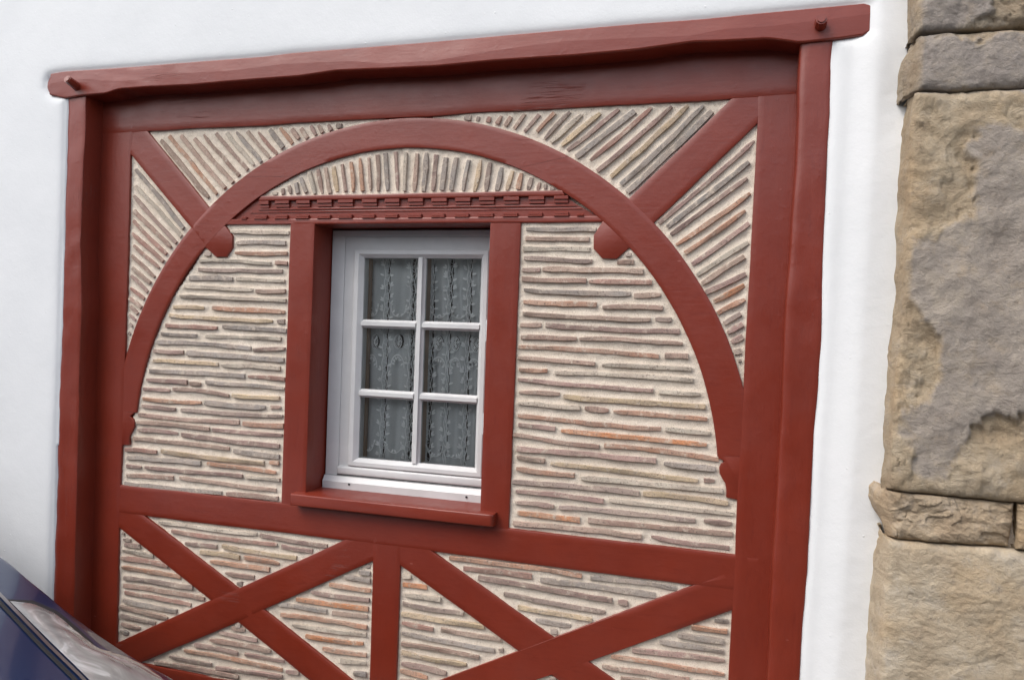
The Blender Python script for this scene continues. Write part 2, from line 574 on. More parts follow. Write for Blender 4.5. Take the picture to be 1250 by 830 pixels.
def plaster_wall():
    root = thing('plaster_wall', 'white rough plaster wall of the house around the red timber frame', 'wall')
    xs = np.r_[np.arange(-14.0, -3.62, 0.06), np.arange(-3.62, 0.75, 0.0085), np.arange(0.75, 6.0, 0.06)]
    zs = np.r_[np.arange(GROUND - 0.06, 3.2, 0.0085), np.arange(3.2, 5.6, 0.06)]
    X, Z = np.meshgrid(xs, zs)
    ins = inside(X, Z, outline)
    ds = np.full(X.shape, 9.0)
    for i in range(len(outline)):
        ds = np.minimum(ds, seg_dist(X, Z, outline[i - 1], outline[i]))
    sd = np.where(ins, -ds, ds)
    D = 0.113 + 0.004 * fbm(X * .8, Z * .8, 3, 2) + 0.0006 * fbm(X * 7, Z * 7, 8, 2)
    rad = 0.013
    D -= 0.0135 * np.exp(-np.maximum(sd, 0) / rad)
    D = np.where(sd < -0.012, 0.076, D)
    zj = junc[::-1, 1]
    order = np.argsort(junc[:, 1])
    xj = np.interp(Z, junc[order, 1], np.polyval(np.polyfit(junc[order, 1], junc[order, 0], 2), junc[order, 1]))
    t = xj - X
    lean = 0.17
    D += 0.024 * smooth(lean, lean - 0.10, t)
    rough = smooth(lean, lean - 0.10, t)
    D += rough * 0.0004 * fbm(X * 45, Z * 45, 21, 3)
    D -= 0.018 * np.exp(-(((X - 0.50) / 0.07) ** 2 + ((Z - 2.45) / 0.13) ** 2))
    nz, nx = X.shape
    keep = ~(ins & (ds > 0.026))
    cell = (keep[:-1, :-1] & keep[1:, :-1] & keep[:-1, 1:] & keep[1:, 1:])
    idx = np.arange(nz * nx).reshape(nz, nx)
    q = np.stack([idx[:-1, :-1], idx[:-1, 1:], idx[1:, 1:], idx[1:, :-1]], -1)[cell]
    used = np.unique(q)
    re = -np.ones(nz * nx, int); re[used] = np.arange(len(used))
    co = np.stack([X.ravel(), -D.ravel(), Z.ravel()], -1)[used]
    mesh_obj('render_coat', co.tolist(), re[q].tolist(), PLASTER, root, None)
    # solid masonry behind the coat, left / right / above the timber frame
    bm = bmesh.new()
    box_bm(bm, -14.0, -3.045, -0.06, 0.6, GROUND - .3, 5.6)
    box_bm(bm, 0.245, 6.0, -0.06, 0.6, GROUND - .3, 5.6)
    box_bm(bm, -3.044, 0.244, -0.058, 0.6, 2.72, 5.6)
    bm_obj('masonry', bm, PLASTER, root)
    bm = bmesh.new()
    box_bm(bm, -2.999, -1.83, 0.032, 0.6, GROUND - .3, 2.719)
    box_bm(bm, -0.97, 0.159, 0.032, 0.6, GROUND - .3, 2.719)
    box_bm(bm, -1.829, -0.971, 0.032, 0.6, 2.06, 2.719)
    box_bm(bm, -1.829, -0.971, 0.032, 0.6, GROUND - .3, 0.80)
    bm_obj('backing', bm, MORTAR, root)
    return root


plaster_wall()

# ------------------------------------------------------------------ timber frame
frame = thing('timber_frame', 'dark red painted timber frame with a round arch and crossed braces', 'timber frame')

RIDGE = [(63, 104), (84, 99), (107.5, 98), (128, 99.5), (146, 100.5), (169, 98.7), (201, 91.7), (218.5, 90.8), (259, 89), (280, 88), (346, 80), (426, 76), (470, 79), (532, 76), (600, 64), (690, 52), (780, 47.7), (841, 46), (880, 38), (939, 34), (990, 28), (1056, 20)]


def lintel():
    n, k = 170, 16
    A = resample(np.vstack([beam_left[2:4][::-1], beam_bot[:-1]]) if False else beam_bot, n)
    xs = np.linspace(beam_top[0, 0], beam_top[-1, 0], n + 1)
    zb = np.interp(xs, beam_bot[:, 0], beam_bot[:, 1])
    zt = np.interp(xs, beam_top[:, 0], beam_top[:, 1])
    rg = ats(RIDGE, D_JAMB)
    zr = np.interp(xs, rg[:, 0], rg[:, 1])
    V, F = [], []
    bev = 0.006
    for i in range(n + 1):
        x = xs[i]
        b, t, r = zb[i], zt[i], min(max(zr[i], zb[i] + .012), zt[i] - .01)
        row = [(b, -0.03), (b, D_JAMB - bev), (b + bev * .4, D_JAMB - bev * .3), (b + bev, D_JAMB)]
        ks = [b + bev + (r - b - bev) * j / 6 for j in range(1, 7)] + [r + (t - bev - r) * j / 9 for j in range(1, 9)]
        row += [(z, D_JAMB) for z in ks] + [(t - bev, D_JAMB), (t - bev * .4, D_JAMB - bev * .3), (t, D_JAMB - bev), (t, -0.03)]
        for j, (z, dep) in enumerate(row):
            if j not in (0, len(row) - 1):
                slope = 0.09 + 0.02 * float(vnoise(x * 2.3, 0.5, 5))
                low = 0.015
                dep += 0.012
                dep += -max(0, z - r) * slope - max(0, r - z) * max(low, 0) + 0.0006 * float(fbm(x * 8, z * 16, 31, 2))
                if x < -2.35:
                    dep += 0.0010 * float(fbm(x * 20, z * 26, 77, 2))
            V.append((x, -dep, z))
    c = len(row)
    F = [(i * c + j, i * c + j + 1, (i + 1) * c + j + 1, (i + 1) * c + j) for i in range(n) for j in range(c - 1)]
    F += [tuple(range(c)), tuple(n * c + j for j in range(c))]
    F += [(i * c, (i + 1) * c, (i + 1) * c + c - 1, i * c + c - 1) for i in range(n)]
    o = mesh_obj('lintel_beam', V, F, RED, frame, 4.5)
    # rounded left nose of the same beam
    bm = bmesh.new(); bm.from_mesh(o.data)
    poly = [tuple(p) for p in beam_left] + [(xs[0], zt[0]), (xs[0] + .004, zb[0])]
    Lp = resample(beam_left, 14)
    base = [(xs[0] + 0.002, zb[0] + (zt[0] - zb[0]) * j / 14) for j in range(15)]
    rows = []
    for q, (f, dd) in enumerate([(0, 0.0), (0.5, 0.0), (.82, -.006), (.96, -.014), (1, -.03), (1, -.13)]):
        rows.append([bm.verts.new((base[j][0] + (Lp[j, 0] - base[j][0]) * f, -(D_JAMB + 0.006 + dd - max(0, (j - 7) / 14) * 0.02), base[j][1] + (Lp[j, 1] - base[j][1]) * f)) for j in range(15)])
    for q in range(5):
        for j in range(14):
            bm.faces.new((rows[q][j], rows[q][j + 1], rows[q + 1][j + 1], rows[q + 1][j]))
    bmesh.ops.recalc_face_normals(bm, faces=bm.faces)
    bm.to_mesh(o.data); bm.free()
    o.data.polygons.foreach_set('use_smooth', [True] * len(o.data.polygons))
    return o


lintel()


def jamb_prof(seed):
    def p(t, u, s):
        return -0.006 * max(0, 0.18 - u) / 0.18 + 0.0018 * float(fbm(s * 14, u * 1.5, seed, 3)) + 0.003 * float(vnoise(s * 2.2, u * 1.2, seed + 3))
    return p


strip('jamb_post', jl_out, jl_in, D_JAMB - .002, -0.03, RED_V, frame, 90, 8, 0.007, 0.002, 0.001, 41, jamb_prof(3))
strip('jamb_post', jr_in, jr_out, D_JAMB - .001, -0.03, RED_V, frame, 90, 10, 0.008, 0.002, 0.001, 45, jamb_prof(8))

BK = -0.05
# inner frame: top rail, stiles
TOPR = [(95, 165), (150, 163), (183, 160.3), (230, 157.5), (280, 155), (320, 154), (359.5, 150), (400, 148), (444, 146), (465, 145), (524, 142.7), (585, 137), (646, 135), (700, 131.5), (752, 128.5), (855, 123.7), (892.7, 121), (990, 115)]
tr = ats(TOPR)
strip('top_rail', np.c_[tr[:, 0], tr[:, 1] * 0 + 2.80], tr, 0.0008, BK, RED, frame, 80, 10, 0.004, 0.0012, 0.0004, 53)
sl = np.vstack([ats([(162.5, 130), (162, 160), (159, 193), (156, 320), (153, 415), (149, 540), (146.8, 592), (145, 648), (142, 784)]), ])
sl = np.vstack([sl, [sl[-1, 0], GROUND]])
strip('stile', np.c_[sl[:, 0] * 0 - 3.0, sl[:, 1]], sl, 0.0006, BK - .003, RED_V, frame, 70, 8, 0.003, 0.001, 0.0003, 53)
sr = ats([(925.5, 95), (924.5, 151), (921.8, 200), (915.5, 320), (910, 420), (908, 470), (899.6, 610), (897, 677), (893.6, 744), (889, 830)])
sr = np.vstack([sr, [sr[-1, 0], GROUND]])
strip('stile', sr, np.c_[sr[:, 0] * 0 + 0.21, sr[:, 1]], 0.0006, BK - .003, RED_V, frame, 70, 8, 0.003, 0.001, 0.0003, 55)

# arch of three timbers meeting on near level scarf joints
CO, RO = np.array([-1.3855, 1.022]), 1.4646
CI, RI = np.array([-1.3930, 1.0218]), 1.3385


def arc(c, r, a0, a1, n=60):
    a = np.radians(np.linspace(a0, a1, n))
    return np.c_[c[0] + r * np.cos(a), c[1] + r * np.sin(a)]


def ang(c, px, py):
    p = at(px, py) - c
    return math.degrees(math.atan2(p[1], p[0]))


jlo, jli = ang(CO, 299, 217), ang(CI, 358, 216)
jro, jri = ang(CO, 695, 189.5), ang(CI, 632, 204.5)
strip('arch_timber', arc(CO, RO, ang(CO, 150, 503), jlo), arc(CI, RI, ang(CI, 164, 503), jli), 0.0002, BK + .002, RED, frame, 60, 8, 0.004, 0.0012, 0.0003, 61)
strip('arch_timber', arc(CO, RO, jlo, jro), arc(CI, RI, jli, jri), 0.0014, BK + .004, RED, frame, 60, 8, 0.004, 0.0012, 0.0004, 62)
strip('arch_timber', arc(CO, RO, jro, ang(CO, 905, 557)), arc(CI, RI, jri, ang(CI, 876.5, 557)), 0.0004, BK + .002, RED, frame, 60, 8, 0.004, 0.0012, 0.0003, 63)
plate('arch_foot', ats([(876.3, 556), (877, 559.3), (884.2, 563.3), (880, 566), (877.8, 570.5), (878.4, 577.9), (881.5, 584), (885.2, 590), (886.4, 598), (886.3, 607), (899.8, 610.2), (915, 611), (917, 548), (880, 548)]), -0.0002, BK + .006, RED, frame, 0.003)
plate('arch_foot', ats([(163.0, 504), (158.5, 508.2), (162.5, 511.5), (164.2, 516), (163.6, 521), (160.5, 527), (157.6, 533), (157.2, 543), (148.0, 543.4), (140, 543), (140, 500)][::-1]), -0.0002, BK + .006, RED, frame, 0.003)
KR = [(735.5, 270), (724.6, 287.0), (724.2, 303.6), (735, 315.6), (752.6, 316.2), (767.5, 303), (790, 300), (760, 262)]
KL = [(275, 276.5), (283.5, 288.0), (283.0, 302.4), (276, 313.6), (263.4, 314), (252.0, 303.4), (238, 296), (262, 262)]
plate('arch_knob', ats(KR), -0.0008, BK + .008, RED, frame, 0.004)
plate('arch_knob', ats(KL)[::-1], -0.0003, BK + .008, RED, frame, 0.004)
# corner braces
strip('corner_brace', ats([(163, 140.5), (180.3, 160.7), (255, 253.5), (272, 275)]), ats([(142, 166), (159, 188.6), (233.3, 278.7), (250, 300)]), -0.0001, BK + .007, RED, frame, 24, 6, 0.004, 0.001, 0.0003, 65)
strip('corner_brace', ats([(910, 103.5), (892.7, 121), (768, 242), (752, 258)]), ats([(942, 134), (924.5, 151), (798.5, 272), (783, 287)]), -0.0001, BK + .007, RED, frame, 24, 6, 0.004, 0.001, 0.0003, 66)

# window posts, rails
DEEP = -0.33
strip('window_post', ats([(354.3, 273.2), (354.2, 276), (350, 400), (343.2, 616), (342, 640)]), ats([(384.3, 273), (384.2, 276), (378.6, 440), (373.2, 601), (371, 640)]), 0.0002, DEEP, RED_V, frame, 30, 6, 0.004, 0.001, 0.0003, 71)
strip('window_post', ats([(598.5, 272.4), (598.3, 275), (592.8, 430), (586, 624.8), (585, 660)]), ats([(635.7, 272.3), (635.5, 275), (628.6, 460), (621.0, 644.6), (620, 670)]), 0.0002, DEEP - .002, RED_V, frame, 30, 6, 0.004, 0.001, 0.0003, 72)
RT = [(120, 589), (146, 591.5), (343, 613.5), (621, 644.6), (897, 677), (930, 680.5)]
RB = [(120, 623), (174.3, 629.6), (419.5, 659.2), (525, 672.7), (846, 714.3), (930, 725)]
strip('sill_rail', ats(RT), ats(RB), 0.0004, BK - .006, RED, frame, 60, 8, 0.005, 0.0012, 0.0003, 73)
zr1 = at(182, 812)[1]
strip('bottom_rail', [(-3.0, zr1 + .003), (-1.5, zr1 - .002), (0.2, zr1)], [(-3.0, zr1 - .15), (-1.5, zr1 - .15), (0.2, zr1 - .15)], 0.0030, BK - .006, RED, frame, 40, 6, 0.006, 0.0015, 0.0016, 74)
box('plinth_board', -3.0, 0.2, BK - .004, -0.002, GROUND, zr1 - .151, RED, frame, 0.003)
strip('lower_post', ats([(455.4, 655), (454.8, 690), (451, 830)]).tolist() + [[at(451, 830)[0], zr1 - .03]], ats([(489.4, 655), (488.8, 690), (483.6, 830)]).tolist() + [[at(484, 830)[0], zr1 - .03]], 0.0001, BK - .002, RED_V, frame, 24, 6, 0.003, 0.001, 0.0003, 75)


def extend(P, a, b):
    P = np.asarray(P, float)
    p0 = P[0] + (P[0] - P[1]) / np.hypot(*(P[0] - P[1])) * a
    p1 = P[-1] + (P[-1] - P[-2]) / np.hypot(*(P[-1] - P[-2])) * b
    return np.vstack([[p0], P, [p1]])


def brace(u, l, d, sd, a=0.12, b=0.22):
    strip('cross_brace', extend(ats(u), a, b), extend(ats(l), a, b), d, BK + .01, RED, frame, 30, 6, 0.0035, 0.001, 0.0003, sd)


brace([(178, 631), (290.9, 718.2), (322, 744), (429.6, 830)], [(145.7, 644.5), (256.6, 732), (290.4, 759.2), (377.7, 830)], -0.0002, 81)
brace([(141.9, 784.6), (256.6, 732.2), (290.9, 718.2), (419.5, 659.2)], [(171.8, 808.4), (290.4, 759.2), (322, 744), (455, 684.6)], 0.0001, 82, 0.12, 0.1)
brace([(527, 672.7), (675.7, 778.2), (718.4, 807.5), (747, 828)], [(488.8, 690), (632.7, 794.2), (672.6, 823.3), (684, 831.5)], -0.0002, 83, 0.1, 0.35)
brace([(536.3, 830.5), (632.7, 794.2), (675.7, 778.2), (846, 714.3)], [(651, 830.5), (672.6, 823.3), (718.4, 807.5), (893.5, 744.5)], 0.0001, 84, 0.2, 0.12)

# carved cornice over the window
cornice = plate('cornice_board', ats([(300, 250), (322, 240), (400, 238), (500, 236.8), (600, 236), (682, 234.5), (705, 250), (742, 270.6), (270, 271.2)])[::-1], -0.0125, DEEP, RED, frame, 0)
zt0, zb0 = at(500, 236.5)[1], at(500, 272.2)[1]


def zrow(y):
    return at(500, y)[1]


strip('moulding', [(at(321, 240)[0] - .005, 2.168), (at(684, 233)[0] + .006, 2.168)], [(at(318, 240)[0] - .012, 2.146), (at(690, 233)[0], 2.146)], 0.0035, -0.04, RED, cornice, 40, 4, 0.005, 0.0012, 0.0008, 91)
strip('moulding', [(at(283, 267)[0], 2.066), (at(731, 267)[0], 2.066)], [(at(272, 272)[0], 2.0415), (at(738, 272)[0], 2.0405)], -0.0005, DEEP - .004 + .01, RED, cornice, 40, 4, 0.005, 0.0012, 0.0008, 92)
strip('moulding', [(at(318, 253)[0], 2.115), (at(700, 252)[0], 2.1135)], [(at(314, 256)[0], 2.1065), (at(704, 255)[0], 2.105)], -0.008, -0.04, RED, cornice, 40, 3, 0.002, 0.001, 0.0008, 93)
strip('moulding', [(at(308, 257)[0], 2.102), (at(708, 256)[0], 2.100)], [(at(304, 260)[0], 2.094), (at(711, 259)[0], 2.092)], -0.0095, -0.04, RED, cornice, 40, 3, 0.002, 0.001, 0.0008, 94)
B1, B2, B3 = (270, 170, 6.918), (430, 170, 6.918), (590, 170, 6.918)
UP = [(B1, 322, 398, 525, 580), (B1, 452, 570, 517, 572), (B1, 633, 745, 517, 570), (B1, 808, 930, 513, 568), (B1, 985, 1110, 510, 565), (B2, 80, 205, 510, 563), (B2, 273, 395, 508, 561), (B2, 470, 595, 505, 556), (B2, 667, 795, 502, 555), (B2, 868, 995, 500, 553), (B3, -37, 90, 490, 548), (B3, 170, 300, 490, 546), (B3, 383, 512, 485, 541), (B3, 597, 715, 478, 536)]
LOW = [(B1, 172, 215, 655, 682), (B1, 280, 385, 643, 681), (B1, 452, 560, 640, 678), (B1, 625, 740, 640, 676), (B1, 808, 922, 637, 675), (B1, 988, 1105, 635, 672), (B2, 82, 190, 635, 669), (B2, 273, 385, 632, 668), (B2, 470, 585, 630, 666), (B2, 665, 780, 628, 665), (B2, 865, 985, 627, 663), (B3, -45, 85, 625, 662), (B3, 165, 290, 622, 658), (B3, 375, 500, 620, 656), (B3, 597, 722, 615, 653), (B3, 790, 850, 632, 650)]
for row, lst in ((0, UP), (1, LOW)):
    for (o, x0, x1, y0, y1) in lst:
        a = at(o[0] + x0 / o[2], o[1] + y0 / o[2]); b = at(o[0] + x1 / o[2], o[1] + y1 / o[2])
        bm = bmesh.new()
        h = a[1] - b[1]
        if row == 0:      # two stepped leaves hanging from the upper moulding
            box_bm(bm, a[0], b[0], -0.001, 0.03, a[1] - h * .5, 2.1475, 0.0012, 1)
            box_bm(bm, a[0] + .001, b[0] - .001, 0.0045, 0.03, b[1], a[1] - h * .5 - .0012, 0.0012, 1)
        else:             # two stepped blocks standing on the lower moulding
            box_bm(bm, a[0], b[0], -0.0045, 0.03, 2.0645, b[1] + h * .45, 0.0015, 1)
            box_bm(bm, a[0] + .002, b[0] - .002, 0.0005, 0.03, b[1] + h * .45 + .001, a[1], 0.0015, 1)
        bm_obj('dentil', bm, RED, cornice)

# window sill plank with horns
bm = bmesh.new()
T = [(-1.852, .052), (-1.852, -.002), (-1.809, -.002), (-1.809, -.30), (-.990, -.30), (-.990, -.002), (-.921, -.002), (-.921, .040), (-.927, .049), (-.937, .052)]
zf = {True: .8635, False: .8625}
vs = [bm.verts.new((x, -d, .861 + (0.052 - d) * 0.0)) for x, d in T]
f = bm.faces.new(vs)
r = bmesh.ops.extrude_face_region(bm, geom=[f])
bmesh.ops.translate(bm, verts=[q for q in r['geom'] if isinstance(q, bmesh.types.BMVert)], vec=(0, 0, -.052))
es = [e for e in bm.edges if all(v.co.y < -.03 for v in e.verts)]
bmesh.ops.bevel(bm, geom=es, offset=.007, segments=3, affect='EDGES', profile=0.5)
bm_obj('window_sill', bm, RED, frame)


def peg(base_px, r, length, tilt):
    c = at(base_px[0], base_px[1], D_JAMB)
    bm = bmesh.new()
    bmesh.ops.create_cone(bm, cap_ends=True, segments=9, radius1=r * 1.12, radius2=r * .9, depth=length + 0.03)
    es = [e for e in bm.edges if all(v.co.z > 0 for v in e.verts)]
    bmesh.ops.bevel(bm, geom=es, offset=r * .22, segments=2, affect='EDGES')
    dirv = Vector((tilt[0], -1, tilt[1])).normalized()
    rot = dirv.to_track_quat('Z', 'Y').to_matrix().to_4x4()
    rot.translation = Vector((c[0], -D_JAMB - .003, c[1])) + dirv * (length - 0.03) / 2
    bmesh.ops.transform(bm, matrix=rot, verts=bm.verts)
    bm_obj('peg', bm, RED, frame)


peg((96, 107.5), 0.0195, 0.072, (0.05, 0.28))
peg((1001.2, 33), 0.021, 0.058, (-0.02, 0.1))

# ------------------------------------------------------------------ brick infill panels
O6, O7, O8 = (600, 240, 3.772), (600, 440, 3.772), (600, 620, 3.906)
OA, OB = (100, 220, 4.15), (100, 400, 3.7714)
Z1, Z2, Z3, Z4, Z5 = (0, 60, 3.772), (280, 60, 3.772), (540, 80, 3.772), (780, 0, 3.772), (780, 200, 3.772)
L1, L2, L3, L4, L5 = (130, 620, 3.952), (260, 620, 3.952), (440, 660, 4.88), (520, 660, 4.88), (700, 660, 4.88)
# (x1, y1, x2, y2[, tone]) in each enlarged view; tone o/O orange, y yellow, g grey, p pale, s small lump
RIGHT = [(O6, [(158, 151, 480, 150, 'g'), (155, 193, 448, 195), (145, 242, 453, 244, 'p'), (148, 280, 462, 297), (140, 338, 222, 338), (232, 333, 698, 343), (138, 380, 435, 388), (447, 388, 738, 393), (148, 430, 640, 447), (655, 455, 780, 453), (145, 486, 482, 498, 'o'), (510, 508, 788, 512), (143, 538, 732, 566), (753, 563, 828, 568), (130, 593, 228, 592), (247, 594, 866, 622), (135, 648, 390, 656), (403, 655, 880, 678), (122, 692, 770, 737, 'o'), (797, 732, 905, 736), (120, 740, 475, 771), (507, 775, 920, 795, 'p'), (615, 268, 643, 268, 's'), (577, 303, 655, 303)]),
         (O7, [(125, 42, 255, 47, 'o'), (290, 57, 928, 92, 'p'), (120, 87, 743, 138), (770, 145, 960, 155, 'p'), (125, 146, 312, 155), (330, 167, 985, 212, 'y'), (120, 195, 405, 217, 'p'), (428, 222, 538, 230), (560, 237, 993, 272, 'o'), (120, 252, 780, 317, 'o'), (800, 318, 1008, 335, 'p'), (122, 297, 292, 316), (318, 322, 990, 390, 'O'), (97, 340, 495, 400), (517, 393, 1048, 460, 'o'), (115, 408, 757, 462), (793, 472, 1030, 502), (115, 447, 243, 462), (270, 475, 950, 555, 'y'), (977, 553, 1028, 556), (112, 500, 380, 532, 'o'), (410, 540, 1065, 602, 'p'), (93, 558, 680, 614), (697, 612, 1090, 660, 'y'), (110, 603, 515, 650), (540, 645, 1115, 705, 'p'), (107, 655, 285, 672), (308, 677, 937, 740), (977, 742, 1108, 752), (117, 702, 405, 738, 'O'), (443, 738, 1110, 803), (97, 750, 690, 812)]),
         (O8, [(760, 138, 1133, 192)])]
LEFT = [(OA, [(748, 262, 1045, 268, 'p'), (777, 318, 1027, 318, 'g'), (770, 370, 1035, 370, 'o'), (592, 407, 952, 423, 'p'), (975, 420, 1037, 420), (618, 374, 650, 374, 's'), (583, 452, 1012, 460), (538, 494, 758, 500, 'g'), (775, 500, 1022, 512, 'p'), (512, 540, 862, 556, 'p'), (877, 560, 1027, 560), (492, 587, 1030, 610, 'p'), (460, 645, 612, 647, 'y'), (655, 645, 1022, 667, 'o'), (437, 686, 960, 716, 'y'), (985, 717, 1022, 717, 's'), (420, 735, 680, 750), (707, 742, 1032, 765), (395, 775, 577, 788, 'g'), (617, 790, 1003, 805, 'p')]),
        (OB, [(338, 66, 775, 97), (785, 100, 930, 97), (325, 107, 463, 114), (478, 115, 927, 148, 'g'), (323, 152, 622, 170, 'y'), (637, 175, 910, 188, 'p'), (305, 200, 745, 223), (758, 226, 930, 238), (293, 240, 480, 252), (492, 256, 542, 258), (565, 252, 927, 280), (277, 282, 400, 290), (415, 282, 672, 312), (690, 312, 907, 324, 'y'), (275, 328, 545, 344, 'o'), (560, 345, 842, 366), (863, 366, 912, 366), (270, 360, 427, 376), (452, 378, 920, 408), (255, 399, 720, 437), (735, 440, 925, 453, 'o'), (245, 437, 583, 466), (597, 470, 920, 497), (250, 470, 437, 488), (455, 492, 905, 548), (230, 510, 675, 558), (693, 567, 905, 595), (195, 560, 340, 572), (362, 568, 835, 626, 'y'), (860, 620, 903, 623, 'o'), (203, 597, 543, 624), (573, 627, 890, 668, 'o'), (200, 638, 268, 643), (287, 645, 735, 683), (750, 685, 907, 703, 'p'), (200, 682, 417, 692), (445, 692, 890, 750), (190, 718, 640, 760, 'g'), (662, 764, 900, 788)])]
LUN = [(B1, [(427, 455, 468, 455, 's'), (510, 418, 516, 465), (562, 392, 580, 458), (620, 370, 640, 458), (665, 322, 712, 447), (737, 278, 783, 462, 'p'), (808, 252, 848, 455), (868, 240, 912, 457), (943, 230, 972, 442, 'y'), (1015, 212, 1043, 440), (1093, 192, 1108, 440, 'o')]),
       (B2, [(57, 158, 83, 435, 'o'), (130, 155, 148, 428), (207, 130, 217, 435), (275, 115, 292, 430, 'g'), (357, 105, 378, 430), (447, 112, 438, 437, 'p'), (543, 122, 518, 435), (620, 110, 595, 440), (703, 128, 677, 430), (790, 155, 755, 428, 'g'), (873, 153, 828, 428, 'g'), (978, 175, 930, 430, 'g'), (1078, 175, 1030, 440, 'y'), (1155, 195, 1127, 435)]),
       (B3, [(150, 235, 107, 430), (240, 265, 197, 430, 'y'), (315, 285, 288, 420, 'o'), (400, 322, 372, 425), (475, 362, 455, 432), (523, 376, 521, 418, 's'), (562, 415, 598, 413, 's')])]
TL = [(Z1, [(738, 420, 955, 685), (775, 400, 993, 668, 'o'), (830, 398, 1033, 640), (893, 412, 1068, 615), (932, 392, 1098, 582), (990, 388, 1135, 557), (1040, 385, 1165, 533, 'p')]),
      (Z2, [(28, 383, 143, 520, 'g'), (80, 378, 182, 500), (128, 380, 215, 483), (185, 370, 243, 455), (230, 362, 285, 435, 'o'), (285, 368, 317, 412), (325, 365, 355, 410), (370, 353, 395, 395), (405, 350, 425, 385), (450, 348, 465, 375), (490, 355, 515, 353, 's')])]
TLW = [(Z1, [(620, 553, 840, 825)]), (OA, [(262, 28, 497, 285, 'p'), (258, 80, 473, 317), (257, 157, 445, 340), (255, 207, 422, 375), (250, 270, 408, 412), (255, 332, 385, 445), (245, 383, 363, 490), (252, 445, 343, 520), (243, 483, 327, 565), (240, 545, 308, 603), (233, 597, 295, 645), (238, 637, 275, 678), (232, 680, 265, 708), (237, 728, 248, 742, 's'), (230, 772, 237, 783, 's')])]
TR = [(Z3, [(98, 238, 130, 238, 's'), (166, 235, 159, 256, 's'), (215, 235, 208, 260), (268, 230, 247, 268), (315, 235, 288, 278), (378, 222, 328, 290), (445, 225, 377, 305), (515, 215, 433, 305, 'o'), (587, 213, 468, 335), (640, 225, 500, 355, 'p'), (725, 217, 547, 367, 'y'), (812, 200, 573, 390), (885, 208, 615, 422, 'g'), (962, 190, 680, 437), (1055, 187, 712, 487), (1130, 182, 775, 512, 'y'), (1201, 182, 822, 548), (1241, 209, 850, 585, 'g')])]
TRW = [(Z5, [(530, -109, 90, 275), (508, -9, 130, 292, 'g'), (497, 63, 145, 325), (512, 135, 170, 372, 'o'), (490, 215, 210, 410, 'o'), (507, 272, 243, 462), (503, 360, 265, 510, 'p'), (485, 425, 290, 552), (492, 505, 308, 595), (485, 558, 345, 635, 'O'), (487, 622, 362, 690, 'o'), (470, 690, 390, 735), (480, 740, 408, 778), (480, 797, 427, 825)]), (O6, [(1118, 720, 1150, 712, 's'), (1135, 757, 1150, 752, 's')])]
LL_L = [(L1, [(72, 122, 82, 127, 's'), (75, 152, 112, 158, 's'), (83, 178, 157, 188), (72, 207, 220, 233, 'p'), (67, 243, 293, 280), (68, 287, 353, 333, 'o'), (80, 337, 412, 387), (75, 375, 467, 440), (82, 410, 403, 470), (75, 447, 335, 502), (60, 480, 290, 533), (62, 520, 232, 557), (65, 563, 158, 582), (60, 595, 100, 608)])]
LL_T = [(L2, [(-264, 67, 207, 130, 'p'), (222, 132, 548, 185), (-204, 112, 305, 180), (325, 187, 477, 213), (-137, 172, 14, 187), (40, 185, 400, 243, 'y'), (-64, 212, 123, 240, 'y'), (147, 238, 315, 272, 'o'), (-17, 258, 268, 300, 'o'), (55, 315, 195, 335), (110, 368, 138, 370, 's')])]
LL_R = [(L2, [(733, 282, 755, 284, 's'), (702, 308, 755, 317, 'g'), (633, 335, 755, 353, 'g'), (557, 370, 757, 400, 'o'), (470, 405, 750, 445), (397, 443, 745, 490, 'O'), (315, 465, 545, 503), (570, 510, 742, 528), (323, 515, 740, 577, 'o'), (380, 565, 737, 615, 'p'), (443, 620, 722, 657, 'O'), (525, 680, 737, 712, 'o'), (610, 742, 735, 752, 'p'), (675, 800, 735, 803, 'g')])]
LL_B = [(L2, [(105, 562, 130, 566, 's'), (85, 582, 150, 590), (25, 603, 208, 640), (-19, 637, 275, 693), (-94, 662, 115, 703), (148, 708, 342, 743), (-144, 687, 330, 785, 'o'), (-214, 715, -11, 757), (10, 772, 330, 815), (347, 792, 410, 800), (-286, 745, 118, 815), (-140, 800, 240, 862), (260, 835, 520, 880)])]
LR_L = [(L3, [(248, 213, 297, 216, 'p'), (248, 262, 393, 282, 'O'), (262, 322, 475, 350, 'p'), (248, 378, 612, 435), (240, 440, 735, 517, 'y'), (243, 492, 430, 530), (475, 533, 838, 595), (245, 552, 795, 655, 'g'), (820, 652, 848, 655, 's'), (240, 613, 703, 698), (240, 670, 628, 742, 'y'), (240, 735, 507, 792), (232, 780, 395, 818, 'o'), (232, 835, 330, 850)])]
LR_T = [(L4, [(135, 105, 925, 213, 'o'), (220, 168, 628, 215), (678, 235, 1368, 330), (978, 222, 1493, 285, 'g'), (308, 222, 1108, 360), (1143, 365, 1200, 375), (460, 318, 1065, 425), (545, 395, 988, 470, 'y'), (650, 472, 862, 510, 'g'), (740, 540, 778, 542, 's')])]
LR_R = [(L5, [(840, 475, 922, 483), (703, 513, 917, 543, 'o'), (620, 565, 893, 605, 'g'), (510, 605, 897, 668, 'g'), (348, 650, 900, 717), (222, 688, 900, 800, 'o'), (170, 750, 690, 830), (280, 825, 560, 862), (720, 842, 890, 866)])]
LR_B = [(L4, [(735, 822, 775, 826, 's'), (660, 855, 850, 880)])]

